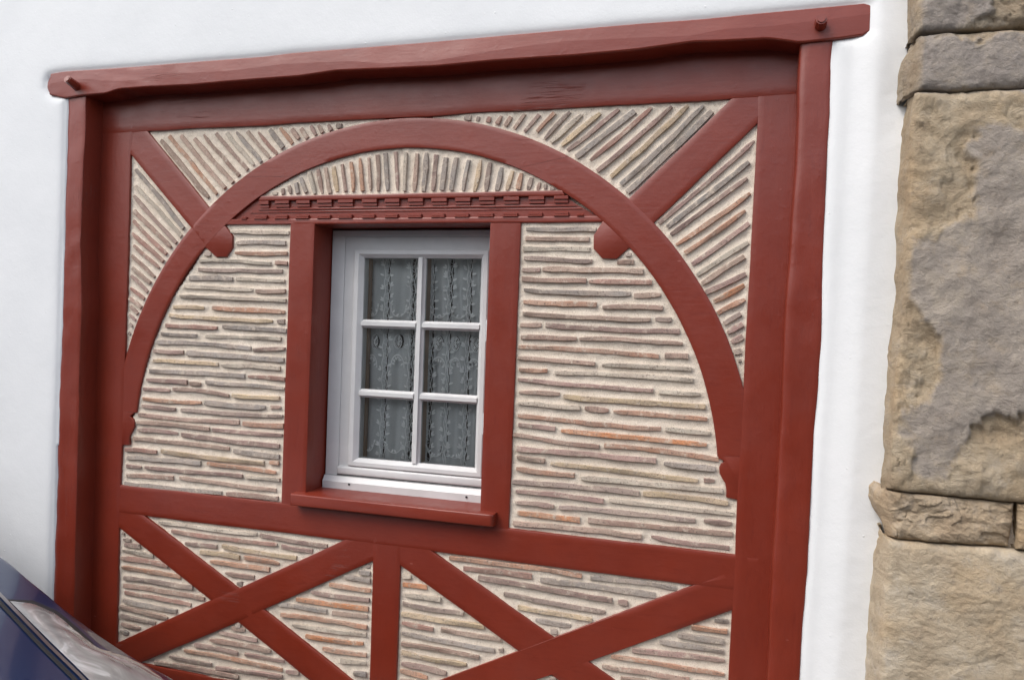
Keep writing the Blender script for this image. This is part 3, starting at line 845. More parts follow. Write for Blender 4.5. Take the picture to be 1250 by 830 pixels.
TONES = {'b': [(.30, .20, .16), (.33, .225, .185), (.275, .19, .165), (.34, .25, .20), (.36, .255, .205), (.31, .205, .18), (.29, .225, .195), (.32, .185, .15)],
         'o': [(.47, .265, .18), (.44, .255, .18), (.50, .285, .19)], 'O': [(.60, .27, .135), (.56, .255, .13)],
         'y': [(.49, .38, .25), (.46, .35, .23)], 'g': [(.31, .275, .245), (.285, .255, .23)],
         'p': [(.47, .41, .335), (.44, .39, .32)], 's': [(.27, .22, .19), (.34, .28, .24)]}


def make_brick(p, q, width, tone, panel, thin=1.0, seed=0):
    L = float(np.hypot(*(q - p)))
    n = int(min(16, max(4, round(L / 0.032))))
    e = (q - p) / L
    nrm = np.array([-e[1], e[0]])
    if nrm[1] < 0 or (abs(nrm[1]) < 1e-6 and nrm[0] < 0):
        nrm = -nrm
    mid = (p + q) / 2
    top = -0.0045 + 0.0045 * random.random()
    bow = (random.random() - .5) * min(.014, L * .03)
    V = []
    taper = [random.choice((.6, .8, .9, .95)), random.choice((.65, .85, .95, 1.0))]
    for i in range(n + 1):
        t = i / n
        end = min(1.0, taper[0] + (1 - taper[0]) * min(1, t * L / .018), taper[1] + (1 - taper[1]) * min(1, (1 - t) * L / .018))
        c = p + e * (L * t) + nrm * (bow * 4 * t * (1 - t) + .0022 * float(vnoise(t * L * 13, seed * 1.7, 5)))
        w = width * end * (1 + .15 * float(vnoise(t * L * 20, seed * 3.1, 9)) + .10 * float(vnoise(t * L * 55, seed * 3.7, 29)))
        h = top + .002 * float(vnoise(t * L * 24, seed * 2.3, 13)) - .005 * (1 - end)
        tilt = .0016 * float(vnoise(seed * 1.1, t * L * 7, 19))
        j1, j2 = random.uniform(-.0011, .0011), random.uniform(-.0011, .0011)
        for (s, dep) in ((-.52, -.030), (-.50, h - .0035 + j1), (-.40, h - .0004 - tilt), (.34 + j2 * 60, h + tilt + j2), (.50, h - .0018 + tilt - j1), (.40, -.030)):
            pt = c + nrm * (s * w) - mid
            V.append((pt[0], -dep, pt[1]))
    k = 6
    F = [(i * k + j, i * k + j + 1, (i + 1) * k + j + 1, (i + 1) * k + j) for i in range(n) for j in range(k - 1)]
    F += [tuple(range(k)), tuple(n * k + j for j in range(k))]
    o = mesh_obj('brick', V, F, BRICK, panel, 28)
    o.location = (mid[0], 0, mid[1])
    c = random.choice(TONES[tone])
    f = random.uniform(.95, 1.30) if tone not in 'oO' else random.uniform(.88, 1.06)
    o.color = (c[0] * f, c[1] * f, c[2] * f, 1)
    return o


def panel(label, poly, lists, width=.0225, seed=0):
    root = thing('infill_panel', label, 'brick panel', group='brick infill panels between the red timbers')
    poly = ats(poly)
    segs = []
    for (o, lst) in lists:
        for b in lst:
            p = at(o[0] + b[0] / o[2], o[1] + b[1] / o[2]); q = at(o[0] + b[2] / o[2], o[1] + b[3] / o[2])
            segs.append((p, q, b[4] if len(b) > 4 else random.choice('bbbbbbg')))
    step = .0065
    x0, z0 = poly.min(0) - .03; x1, z1 = poly.max(0) + .03
    X, Z = np.meshgrid(np.arange(x0, x1, step), np.arange(z0, z1, step))
    ins = inside(X, Z, poly)
    dist = poly_dist(X, Z, poly)
    keep = ins | (dist < .016)
    D = -.0150 + .0018 * fbm(X * 12, Z * 12, seed, 3) + .0012 * fbm(X * 60, Z * 60, seed + 4, 2)
    D += np.where(ins, .003 * np.exp(-(dist / .010) ** 2), .003)
    near = np.full(X.shape, 9.0)
    for p, q, _ in segs:
        near = np.minimum(near, seg_dist(X, Z, p, q))
    D += .0040 * np.exp(-(near / .017) ** 2)
    nz, nx = X.shape
    cell = keep[:-1, :-1] & keep[1:, :-1] & keep[:-1, 1:] & keep[1:, 1:]
    idx = np.arange(nz * nx).reshape(nz, nx)
    qd = np.stack([idx[:-1, :-1], idx[:-1, 1:], idx[1:, 1:], idx[1:, :-1]], -1)[cell]
    used = np.unique(qd)
    re = -np.ones(nz * nx, int); re[used] = np.arange(len(used))
    co = np.stack([X.ravel(), -D.ravel(), Z.ravel()], -1)[used]
    mesh_obj('mortar', co.tolist(), re[qd].tolist(), MORTAR, root, None)
    for i, (p, q, tone) in enumerate(segs):
        L = np.hypot(*(q - p))
        w = width * random.uniform(.86, 1.12) * (1.1 if tone in 'gO' else 1)
        if tone == 's':
            w = max(.016, min(.024, L * .9))
        if L < .012:
            q = p + (q - p) / max(L, 1e-6) * .012
        make_brick(p, q, w, tone, root, seed=seed * 50 + i)
    return root


panel('large brick panel right of the window, long flat bricks in level rows', [(635, 272), (737, 272), (725, 290), (735, 315), (767, 303), (796, 338), (831, 396), (857, 460), (877, 559), (886, 600), (899, 610), (897, 677), (621, 645)], RIGHT, .0196, 1)
panel('large brick panel left of the window, rounded along the arch', [(354, 275), (274, 277), (283, 290), (264, 313), (252, 303), (209, 369), (187, 420), (164, 509), (158, 535), (148.5, 543), (147, 592), (343, 613.5)], LEFT, .0196, 2)
panel('low half moon of upright bricks under the crown of the arch', [(319.8, 240.5), (383, 204.5), (439, 186), (492, 181), (529, 181), (600, 192), (633, 204.6), (684, 233), (500, 238)], LUN, .0185, 3)
panel('fan of slanting bricks above the arch in the upper left corner', [(180.3, 160.7), (255, 253.5), (320, 204.5), (373, 174), (444, 148.8), (467, 145), (320, 153)], TL, .0196, 4)
panel('fan of slanting bricks above the arch in the upper right corner', [(530, 143), (600, 154), (646, 170), (694, 189), (768, 242), (893, 121), (752, 128.5)], TR, .0196, 5)
panel('narrow brick wedge between the arch and the left upright timber', [(159, 189), (233.3, 278.7), (193, 338), (157, 420), (152.5, 429)], TLW, .0185, 6)
panel('narrow brick wedge between the arch and the right upright timber', [(924.5, 151), (798.5, 272), (862, 359), (889, 420), (906, 470)], TRW, .0185, 7)
panel('brick triangle beside the left upright, under the sill rail', [(145.7, 644), (256.6, 732), (141.9, 785)], LL_L, .0196, 8)
panel('brick triangle hanging below the sill rail in the left timber cross', [(178, 630), (290.9, 718), (420, 659)], LL_T, .0196, 9)
panel('brick triangle with bright orange bricks left of the short lower post', [(455, 684.6), (322, 744), (430, 830), (452, 850)], LL_R, .0196, 10)
panel('brick triangle at the foot of the left timber cross, by the blue car', [(290.4, 759), (171, 808), (239, 826), (440, 880)], LL_B, .0196, 11)
panel('brick triangle right of the short lower post, one short orange brick on top', [(488.8, 690), (632.7, 794), (536, 830.5), (480, 856)], LR_L, .0196, 12)
panel('brick triangle hanging below the sill rail in the right timber cross', [(527, 672.7), (675.7, 778), (846, 714)], LR_T, .0196, 13)
panel('brick triangle beside the right upright, under the sill rail', [(893.6, 744), (718.4, 807.5), (790, 860), (888, 880)], LR_R, .0196, 14)
panel('tip of a brick triangle at the foot of the right timber cross', [(672.6, 823), (560, 860), (790, 890)], LR_B, .0196, 15)


# ------------------------------------------------------------------ window
def window():
    root = thing('window', 'white six pane casement window set deep in the red frame', 'window')
    xl, xr, zb, zt = -1.800, -.985, .858, 2.034

    def rect_frame(name, X0, X1, Z0, Z1, w, d0, d1, m, par, bev, slope=0.0):
        """mitred frame with the inner edge chamfered back by slope"""
        wl, wr, wb, wt = w
        loops = []
        for (k, d) in ((0, d0), (0, d1 - bev), (bev, d1)):
            loops.append([(X0 + k, d, Z0 + k), (X1 - k, d, Z0 + k), (X1 - k, d, Z1 - k), (X0 + k, d, Z1 - k)])
        for (k, d) in ((1 - .45, d1), (1, d1 - slope), (1, d0)):
            loops.append([(X0 + wl * k, d, Z0 + wb * k), (X1 - wr * k, d, Z0 + wb * k), (X1 - wr * k, d, Z1 - wt * k), (X0 + wl * k, d, Z1 - wt * k)])
        V = [(x, -d, z) for lp in loops for (x, d, z) in lp]
        nl = len(loops)
        F = [(i * 4 + j, i * 4 + (j + 1) % 4, ((i + 1) % nl) * 4 + (j + 1) % 4, ((i + 1) % nl) * 4 + j) for i in range(nl) for j in range(4)]
        return mesh_obj(name, V, F, m, par, 25)

    rect_frame('outer_frame', xl, xr, .916, zt, (.064, .06, .006, .030), -.215, -.150, WHITE, root, .004, .006)
    rect_frame('fixed_frame', -1.737, -1.0, .922, 2.005, (.062, -.01 + .06, .048, .064), -.213, -.158, WHITE, root, .003, .004)
    sash = rect_frame('sash', -1.682, -1.040, .966, 1.946, (.044, .038, .037, .036), -.205, -.141, WHITE, root, .004, .018)

    def bar(X0, X1, Z0, Z1, vert, par):
        prof = [(-.5, -.18), (-.5, -.166), (-.32, -.158), (-.22, -.147), (.22, -.147), (.32, -.158), (.5, -.166), (.5, -.18)]
        V = []
        for e in (0, 1):
            for s, d in prof:
                if vert:
                    V.append(((X0 + X1) / 2 + s * (X1 - X0), -d, (Z0, Z1)[e]))
                else:
                    V.append(((X0, X1)[e], -d, (Z0 + Z1) / 2 + s * (Z1 - Z0)))
        k = len(prof)
        F = [(j, (j + 1) % k, k + (j + 1) % k, k + j) for j in range(k)] + [tuple(range(k)), tuple(range(k, 2 * k))]
        mesh_obj('glazing_bar', V, F, WHITE, par, 20)

    bar(-1.379, -1.338, 1.000, 1.913, True, sash)
    for (a, b) in ((1.594, 1.632), (1.2785, 1.3165)):
        bar(-1.640, -1.3745, a, b, False, sash)
        bar(-1.3425, -1.076, a, b, False, sash)
    cols = ((-1.641, -1.377), (-1.340, -1.075)); rows = ((1.631, 1.914), (1.3155, 1.595), (.999, 1.2795))
    for c in cols:
        for r in rows:
            box('pane', c[0], c[1], -.1725, -.1685, r[0], r[1], GLASS, sash)
    # brown inner half of the sash and its bars
    bm = bmesh.new()
    box_bm(bm, -1.682, -1.632, .206, .232, .966, 1.946)
    box_bm(bm, -1.082, -1.040, .206, .222, .966, 1.946)
    for x0, x1, z0, z1 in ((-1.633, -1.083, 1.914, 1.946), (-1.633, -1.083, .966, 1.000)):
        box_bm(bm, x0, x1, .206, .222, z0, z1)
    box_bm(bm, -1.376, -1.341, .1805, .232, 1.001, 1.913)
    for x0, x1 in ((-1.633, -1.372), (-1.345, -1.083)):
        for z0, z1 in ((1.602, 1.624), (1.287, 1.308)):
            box_bm(bm, x0, x1, .1805, .228, z0, z1)
    bm_obj('inner_sash', bm, BROWN, root)
    # weather bar under the sash, dark drip gap, sill member with two screws
    bm = bmesh.new()
    box_bm(bm, -1.736, -.99, .1395, .20, .9245, .9625, .009, 3)
    bm_obj('weather_bar', bm, WHITE, root)
    box('drip_gap', -1.74, -.99, -.21, -.152, .9168, .9238, DARKHOLE, root)
    bm = bmesh.new()
    vs = [(.128, .8585), (.126, .893), (.134, .903), (.141, .9165), (.21, .9165), (.21, .8585)]
    V = [(x, y, z) for x in (xl + .002, -.986) for y, z in vs]
    k = len(vs)
    sill = mesh_obj('sill_member', V, [(j, (j + 1) % k, k + (j + 1) % k, k + j) for j in range(k)] + [tuple(range(k)), tuple(range(k, 2 * k))], WHITE, root, 20)
    for px, py in ((426.5, 591), (569.6, 606.4)):
        p = at(px, py, -.128)
        bm = bmesh.new()
        bmesh.ops.create_cone(bm, cap_ends=True, segments=10, radius1=.0050, radius2=.0050, depth=.006)
        bmesh.ops.rotate(bm, verts=bm.verts, matrix=Matrix.Rotation(math.pi / 2, 3, 'X'))
        bmesh.ops.translate(bm, verts=bm.verts, vec=(p[0], .1265, p[1]))
        bm_obj('screw', bm, STEEL, sill)
    for z in (1.60, 1.20):
        bm = bmesh.new()
        bmesh.ops.create_cone(bm, cap_ends=True, segments=10, radius1=.007, radius2=.007, depth=.09)
        bmesh.ops.translate(bm, verts=bm.verts, vec=(-1.034, .139, z))
        bm_obj('hinge', bm, WHITE, root)
    return root


window()

# room behind the window
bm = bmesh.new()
YB = 1.55                                             # far wall opening, added to backlight the curtain, out of line with the street
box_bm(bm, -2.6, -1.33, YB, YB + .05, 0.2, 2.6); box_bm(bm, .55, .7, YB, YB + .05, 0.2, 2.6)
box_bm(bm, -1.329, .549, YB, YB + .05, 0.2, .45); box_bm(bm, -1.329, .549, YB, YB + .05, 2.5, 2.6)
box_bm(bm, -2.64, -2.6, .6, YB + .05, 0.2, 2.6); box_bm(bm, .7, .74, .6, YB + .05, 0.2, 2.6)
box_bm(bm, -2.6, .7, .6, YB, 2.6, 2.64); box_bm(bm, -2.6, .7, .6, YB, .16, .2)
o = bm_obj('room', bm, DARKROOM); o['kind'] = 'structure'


# ------------------------------------------------------------------ lace curtain
def curtain():
    root = thing('lace_curtain', 'sheer white lace curtain with embroidered vines hanging behind the window panes', 'curtain')
    DC = -.243
    step = .0028
    X, Z = np.meshgrid(np.arange(-1.640, -1.03, step), np.arange(.97, 1.935, step))
    wob = .0018 * fbm(Z * 40, X * 0 + 1, 5, 2)

    def px_x(px, py):
        return at(px, py, DC)[0]
    # openwork slits: (x, half width at top, middle, bottom)
    slits = [(px_x(471.4, 430), .0085, .0075, .0080), (px_x(502.5, 430), .0075, .0060, .0075), (px_x(526, 440), .0012, .0065, .0095), (px_x(549.6, 370), .0085, .0022, .0012), (px_x(571.5, 420), .0045, .0042, .0055), (px_x(450.5, 430), .0035, .001, .001)]
    hole = np.zeros(X.shape, bool)
    for (sx, a, b, c) in slits:
        w = .78 * np.interp(Z, [1.0, 1.45, 1.9], [c, b, a]) * (1 + .18 * np.sin(Z * 130))
        hole |= np.abs(X - sx + wob) < w
    ov = [(458.8, 417.0, .016), (486.9, 417.0, .020), (536.4, 418.6, .021), (557.2, 419.6, .018), (581.8, 421, .020)]
    ovc = []
    for (ox, oy, rx) in ov:
        c = at(ox, oy, DC); ovc.append((c, rx))
        hole |= ((X - c[0]) / rx) ** 2 + ((Z - c[1]) / .031) ** 2 < 1
    D = DC - .006 + .0085 * np.sin((X + 1.64) * 75 + .6 * np.sin(Z * 3)) + .004 * fbm(X * 22, Z * 2.5, 6, 2)
    nz, nx = X.shape
    cell = ~(hole[:-1, :-1] | hole[1:, :-1] & hole[:-1, 1:])
    idx = np.arange(nz * nx).reshape(nz, nx)
    q = np.stack([idx[:-1, :-1], idx[:-1, 1:], idx[1:, 1:], idx[1:, :-1]], -1)[cell]
    used = np.unique(q)
    re = -np.ones(nz * nx, int); re[used] = np.arange(len(used))
    co = np.stack([X.ravel(), -D.ravel(), Z.ravel()], -1)[used]
    mesh_obj('cloth', co.tolist(), re[q].tolist(), LACE, root, None)
    # embroidery: vines and leaves along the slits, net in the ovals, arches below them
    V, F = [], []
    DE = DC + .0115

    def ribbon(pts, w):
        pts = np.asarray(pts)
        t = np.gradient(pts, axis=0); t /= np.hypot(*t.T)[:, None] + 1e-9
        nn = np.c_[-t[:, 1], t[:, 0]]
        i0 = len(V)
        for p, m_ in zip(pts, nn):
            for s in (-1, 1):
                e = p + m_ * w * s
                V.append((e[0], -DE, e[1]))
        for i in range(len(pts) - 1):
            a = i0 + i * 2
            F.append((a, a + 1, a + 3, a + 2))

    def leaf(p, ang_, L, w):
        e = np.array([math.cos(ang_), math.sin(ang_)]); nn = np.array([-e[1], e[0]])
        i0 = len(V)
        for a, b in ((0, 0), (.35, w), (.75, w * .8), (1, 0), (.75, -w * .8), (.35, -w)):
            v = p + e * L * a + nn * b
            V.append((v[0], -DE - .0003, v[1]))
        F.append(tuple(range(i0, i0 + 6)))
    rs = random.Random(3)
    for k, (sx, a, b, c) in enumerate(slits[:5]):
        for side in (-1, 1):
            z = np.linspace(.985, 1.92, 150)
            hw = np.interp(z, [1.0, 1.45, 1.9], [c, b, a])
            x = sx + side * (hw + .0035 + .0035 * np.sin(z * 85 + k + side))
            ribbon(np.c_[x, z], .0016)
            zz = 1.0 + rs.random() * .05
            while zz < 1.9:
                xx = sx + side * (np.interp(zz, [1.0, 1.45, 1.9], [c, b, a]) + .006)
                n_l = rs.choice((1, 2, 2, 3))
                for j in range(n_l):
                    an = (0.35 + .5 * j + rs.uniform(-.2, .2))
                    if side < 0:
                        an = math.pi - an
                    leaf(np.array([xx + side * .002 * j, zz + .004 * j]), an, rs.uniform(.018, .026), rs.uniform(.0042, .0058))
                zz += rs.uniform(.035, .068)
        if max(a, b, c) > .005:      # crossing threads of the openwork
            for z in np.arange(.99, 1.91, .021):
                hw = float(np.interp(z, [1.0, 1.45, 1.9], [c, b, a])) * 1.3
                s = 1 if int(z / .021) % 2 else -1
                ribbon([(sx - hw * s, z), (sx + hw * s * .2, z + .009), (sx + hw * s, z + .013)], .0008)
    for (c, rx) in ovc:
        t = np.linspace(0, 2 * math.pi, 28)
        ribbon(np.c_[c[0] + rx * np.cos(t), c[1] + .031 * np.sin(t)], .0013)
        for kx in np.arange(-.06, .061, .0085):
            for sg in (-1, 1):
                P = []
                for u in np.linspace(-.034, .034, 24):
                    x, z = kx + sg * u * .7, u
                    if (x / rx) ** 2 + (z / .031) ** 2 < 1:
                        P.append((c[0] + x, c[1] + z))
                if len(P) > 2:
                    ribbon(P, .0009)
        for j in range(5):
            leaf(c + np.array([rs.uniform(-.3, .3) * rx, -.02 + .008 * j]), rs.uniform(.4, 2.6), .018, .0042)
    for (ax, ay, hw) in ((455.5, 433, .026), (486.8, 433, .033), (536.6, 436, .036), (557, 437, .026), (579.5, 438, .030)):
        c = at(ax, ay, DC)
        t = np.linspace(math.pi * 1.02, -.02 * math.pi, 24)
        ribbon(np.c_[c[0] + hw * np.cos(t), c[1] - .055 + .055 * np.sin(t)], .0023)
        for j in range(7):
            a_ = math.pi * (.12 + .76 * j / 6)
            leaf(np.array([c[0] + hw * .93 * math.cos(a_), c[1] - .055 + .050 * math.sin(a_)]), -math.pi / 2 + (a_ - math.pi / 2) * .9 + rs.uniform(-.5, .5), .018, .0042)
    for (bx, hw) in ((455.5, .028), (487, .036), (537, .036), (561, .036)):   # swags under the first row and at the hem
        for zz in (1.645, 1.02):
            c = at(bx, 395, DC)
            t = np.linspace(math.pi, 2 * math.pi, 20)
            ribbon(np.c_[c[0] + hw * np.cos(t), zz + .045 + .04 * np.sin(t)], .0018)
            for j in range(6):
                leaf(np.array([c[0] + hw * math.cos(math.pi * (1 + j / 5)), zz + .045 + .04 * math.sin(math.pi * (1 + j / 5))]), rs.uniform(.3, 2.8), .019, .0044)
    o = mesh_obj('embroidery', V, F, THREAD, root, None)
    o['kind'] = 'stuff'
    return root


curtain()


# ------------------------------------------------------------------ stone pillar
def blob(X, Z, px, py, rx, ry, rot=0.0):
    c = at(px, py, D_ST)
    k = CAM_D / FPX * 0.93
    dx, dz = (X - c[0]) / (rx * k), (Z - c[1]) / (ry * k)
    return np.exp(-(dx * dx + dz * dz) ** 1.5)


def grey_mask(X, Z):
    g = -0.15 + 0 * X
    for b in ((1160, 12, 45, 22), (1190, 75, 120, 34), (1330, 80, 120, 34), (1212, 200, 30, 42), (1160, 330, 45, 75), (1225, 330, 60, 90), (1200, 420, 40, 80), (1150, 530, 38, 52), (1330, 400, 70, 200), (1245, 205, 24, 30)):
        g = g + 1.5 * blob(X, Z, *b)
    for b in ((1150, 225, 34, 48), (1125, 430, 22, 48), (1225, 545, 44, 45), (1236, 412, 15, 14), (1180, 330, 16, 14), (1170, 130, 80, 16)):
        g = g - 0.9 * blob(X, Z, *b)
    return g - .22 + .62 * fbm(X * 7 + .4 * fbm(X * 9, Z * 9, 71, 2), Z * 7, 40, 6, .66)


def stone(parent, top, bot, left, jn, seed, right_px=1420, amp=1.0, tint=0.0, col=(1.14, 1.12, 1.10), rough=1.0):
    nu, nv = 130, 130 if abs(top[0][1] - bot[0][1]) > 150 else 44
    T, B = ats(top, D_ST), ats(bot, D_ST)
    Lp = resample(ats(left, D_ST), nv)
    J = resample(ats(jn, D_JN), nv)
    R = resample([T[-1], B[-1]], nv)
    tx = resample(T, nu); bx = resample(B, nu)
    u = np.linspace(0, 1, nu + 1) ** 1.15
    v = np.linspace(0, 1, nv + 1)
    P = np.zeros((nv + 1, nu + 1, 2))
    for i in range(nv + 1):
        for j in range(nu + 1):
            a, b = u[j], v[i]
            tj = np.array([np.interp(a, np.linspace(0, 1, nu + 1), tx[:, 0]), np.interp(a, np.linspace(0, 1, nu + 1), tx[:, 1])])
            bj = np.array([np.interp(a, np.linspace(0, 1, nu + 1), bx[:, 0]), np.interp(a, np.linspace(0, 1, nu + 1), bx[:, 1])])
            P[i, j] = (1 - b) * tj + b * bj + (1 - a) * Lp[i] + a * R[i] - ((1 - a) * (1 - b) * tx[0] + a * (1 - b) * tx[-1] + (1 - a) * b * bx[0] + a * b * bx[-1])
    X, Z = P[..., 0], P[..., 1]
    g = grey_mask(X, Z) + tint
    gm = smooth(.0, .8, g)
    gs = smooth(.15, .55, g)
    eT = np.abs(Z - Z[0:1, :]); eB = np.abs(Z - Z[-1:, :]); eL = np.abs(X - X[:, 0:1]); eR = np.abs(X - X[:, -1:])
    e = np.minimum(np.minimum(eT, eB), np.minimum(eL * 1.2, eR))
    flake = np.abs(fbm(X * 7 + 3, Z * 9, seed, 4))
    ter = np.floor(fbm(X * 5 + Z * 3, Z * 6, seed + 9, 3) * 3.2)
    D = D_ST + amp * ((1 - gs) * (.009 * fbm(X * 9, Z * 15, seed + 2, 6, .62) - .014 * np.exp(-(flake / .05) ** 2) * .45 + .0060 * ter - .010) + gs * (.002 + .008 * fbm(X * 8, Z * 8, seed + 5, 6, .62)))
    D -= .016 * np.exp(-e / .010) + .004 * fbm(X * 30, Z * 30, seed + 7, 2) * np.exp(-e / .03)
    tone = gm * np.clip(smooth(0.0, .03, eL) + .2, 0, 1)
    # returns: left side to the plaster, right, top, bottom
    ns = 7
    cols = []
    for k in range(ns):
        t = k / ns
        bulge = math.sin(t * math.pi) * .008
        XX = J[:, 0] + (X[:, 0] - J[:, 0]) * (t ** .9) + .0045 * (1 - t) * (fbm(J[:, 1] * 9, J[:, 1] * 0 + 3, seed + 8, 2) + .5 * fbm(J[:, 1] * 37 + 2 * vnoise(J[:, 1] * 11, J[:, 1] * 0, 3), J[:, 1] * 0 + 7, seed + 4, 2)) - bulge * (1 + fbm(Z[:, 0] * 12, Z[:, 0] * 0 + k, seed + 3, 3))
        ZZ = J[:, 1] + (Z[:, 0] - J[:, 1]) * t
        DD = D_JN - .06 * (k == 0) + (D[:, 0] - D_JN) * (t ** .8) if k else np.full(nv + 1, D_JN - .05)
        cols.append((XX, ZZ, DD, .15 * tone[:, 0]))
    XA = np.column_stack([c[0] for c in cols] + [X] + [X[:, -1]])
    ZA = np.column_stack([c[1] for c in cols] + [Z] + [Z[:, -1]])
    DA = np.column_stack([c[2] for c in cols] + [D] + [D[:, -1] * 0 + .05])
    TA = np.column_stack([c[3] for c in cols] + [tone] + [tone[:, -1]])
    XA = np.vstack([XA[0:1], XA, XA[-1:]]); ZA = np.vstack([ZA[0:1], ZA, ZA[-1:]])
    DA = np.vstack([DA[0:1] * 0 + np.minimum(DA[0:1] - .07, .2), DA, np.minimum(DA[-1:] - .07, .2)])
    TA = np.vstack([TA[0:1], TA, TA[-1:]])
    nz, nx = XA.shape
    V = np.stack([XA.ravel(), -DA.ravel(), ZA.ravel()], -1).tolist()
    idx = np.arange(nz * nx).reshape(nz, nx)
    F = np.stack([idx[:-1, :-1], idx[:-1, 1:], idx[1:, 1:], idx[1:, :-1]], -1).reshape(-1, 4).tolist()
    me = bpy.data.meshes.new('stone')
    me.from_pydata(V, [], F)
    at_ = me.attributes.new('tone', 'FLOAT', 'POINT')
    at_.data.foreach_set('value', TA.ravel().astype(np.float32))
    me.materials.append(STONE)
    me.polygons.foreach_set('use_smooth', [True] * len(me.polygons))
    bm = bmesh.new(); bm.from_mesh(me)
    bmesh.ops.recalc_face_normals(bm, faces=bm.faces)
    bm.to_mesh(me); bm.free()
    o = link(bpy.data.objects.new('stone', me), parent)
    o.color = (*col, rough)
    return o


pillar = thing('stone_pillar', 'rough sandstone pillar of big blocks beside the white plaster wall', 'stone pillar')
RX = 1420
stone(pillar, [(1118, -75), (1250, -82), (RX, -92)], [(1120.5, 38), (1160, 35), (1200, 33), (1250, 29), (RX, 16)], [(1118, -75), (1119, 0), (1120.5, 38)], [(1105, -70), (1107, 0), (1111, 57)], 101)
stone(pillar, [(1125, 42.5), (1165, 38.5), (1200, 36), (1250, 33.5), (RX, 21)], [(1121.5, 108.5), (1175, 109.8), (1200, 107.5), (1250, 105.5), (RX, 99)], [(1125, 42.5), (1120.5, 75), (1121.5, 108.5)], [(1111.6, 61), (1101, 75), (1096.5, 92), (1093.5, 127)], 102, amp=.6)
stone(pillar, [(1121, 111.5), (1160, 112.5), (1200, 109.5), (1250, 107.5), (RX, 101)], [(1086.5, 598), (1120, 601.5), (1180, 608.5), (1250, 615), (RX, 634)], [(1121, 111.5), (1113, 150), (1110.5, 256), (1107.6, 319), (1103.5, 387), (1094.5, 465), (1089, 543), (1086.5, 598)], [(1109.5, 128), (1103, 160), (1098, 225), (1093.5, 300), (1092, 360), (1085.7, 434), (1081, 515), (1074.7, 580), (1077, 595)], 103, amp=.8, col=(1.34, 1.30, 1.23))
stone(pillar, [(1087.5, 600.8), (1120, 604), (1180, 611), (1242, 616.5)], [(1091.5, 657.5), (1098, 660), (1150, 663.5), (1236, 670.5)], [(1087.5, 600.8), (1087, 630), (1091.5, 657.5)], [(1075.5, 590), (1066, 585.5), (1058, 591), (1056, 604), (1062, 617), (1072, 631), (1084, 651)], 104, amp=.8, tint=-.2, col=(1.34, 1.28, 1.22), rough=.75)
stone(pillar, [(1245.5, 617), (1300, 623), (RX, 637)], [(1244.0, 671), (1300, 677), (RX, 690)], [(1245.5, 617), (1245, 640), (1244, 671)], [(1241, 618), (1240.5, 640), (1240, 670)], 105, amp=.6, tint=-.2, col=(1.35, 1.25, 1.12))
stone(pillar, [(1085.5, 660.5), (1100, 662.5), (1150, 666.5), (1240, 674.5), (RX, 693)], [(1070, 905), (1250, 925), (RX, 945)], [(1085.5, 660.5), (1079.5, 722.7), (1075, 830), (1071, 905)], [(1072.5, 636), (1064.3, 679), (1061.5, 738), (1055.5, 830), (1052, 900)], 106, amp=.32, tint=-.25, col=(1.42, 1.42, 1.40), rough=.4)
stone(pillar, [(1070, 908), (1250, 928), (RX, 948)], [(1065, 1010), (1250, 1040), (RX, 1065)], [(1070, 908), (1065, 1010)], [(1052, 905), (1046, 1000)], 107, amp=.6)
box('core', at(1128, 400, .2)[0], at(RX, 400, .2)[0], .0, .235, GROUND, 2.9, MORTAR, pillar)


# ------------------------------------------------------------------ car
def catmull(P, m):
    P = np.asarray(P, float)
    n = len(P)
    out = []
    for t in np.linspace(0, n - 1, m):
        i = min(int(t), n - 2); f = t - i
        p0, p1, p2, p3 = P[max(i - 1, 0)], P[i], P[i + 1], P[min(i + 2, n - 1)]
        out.append(.5 * (2 * p1 + (p2 - p0) * f + (2 * p0 - 5 * p1 + 4 * p2 - p3) * f * f + (3 * p1 - p0 - 3 * p2 + p3) * f ** 3))
    return np.array(out)


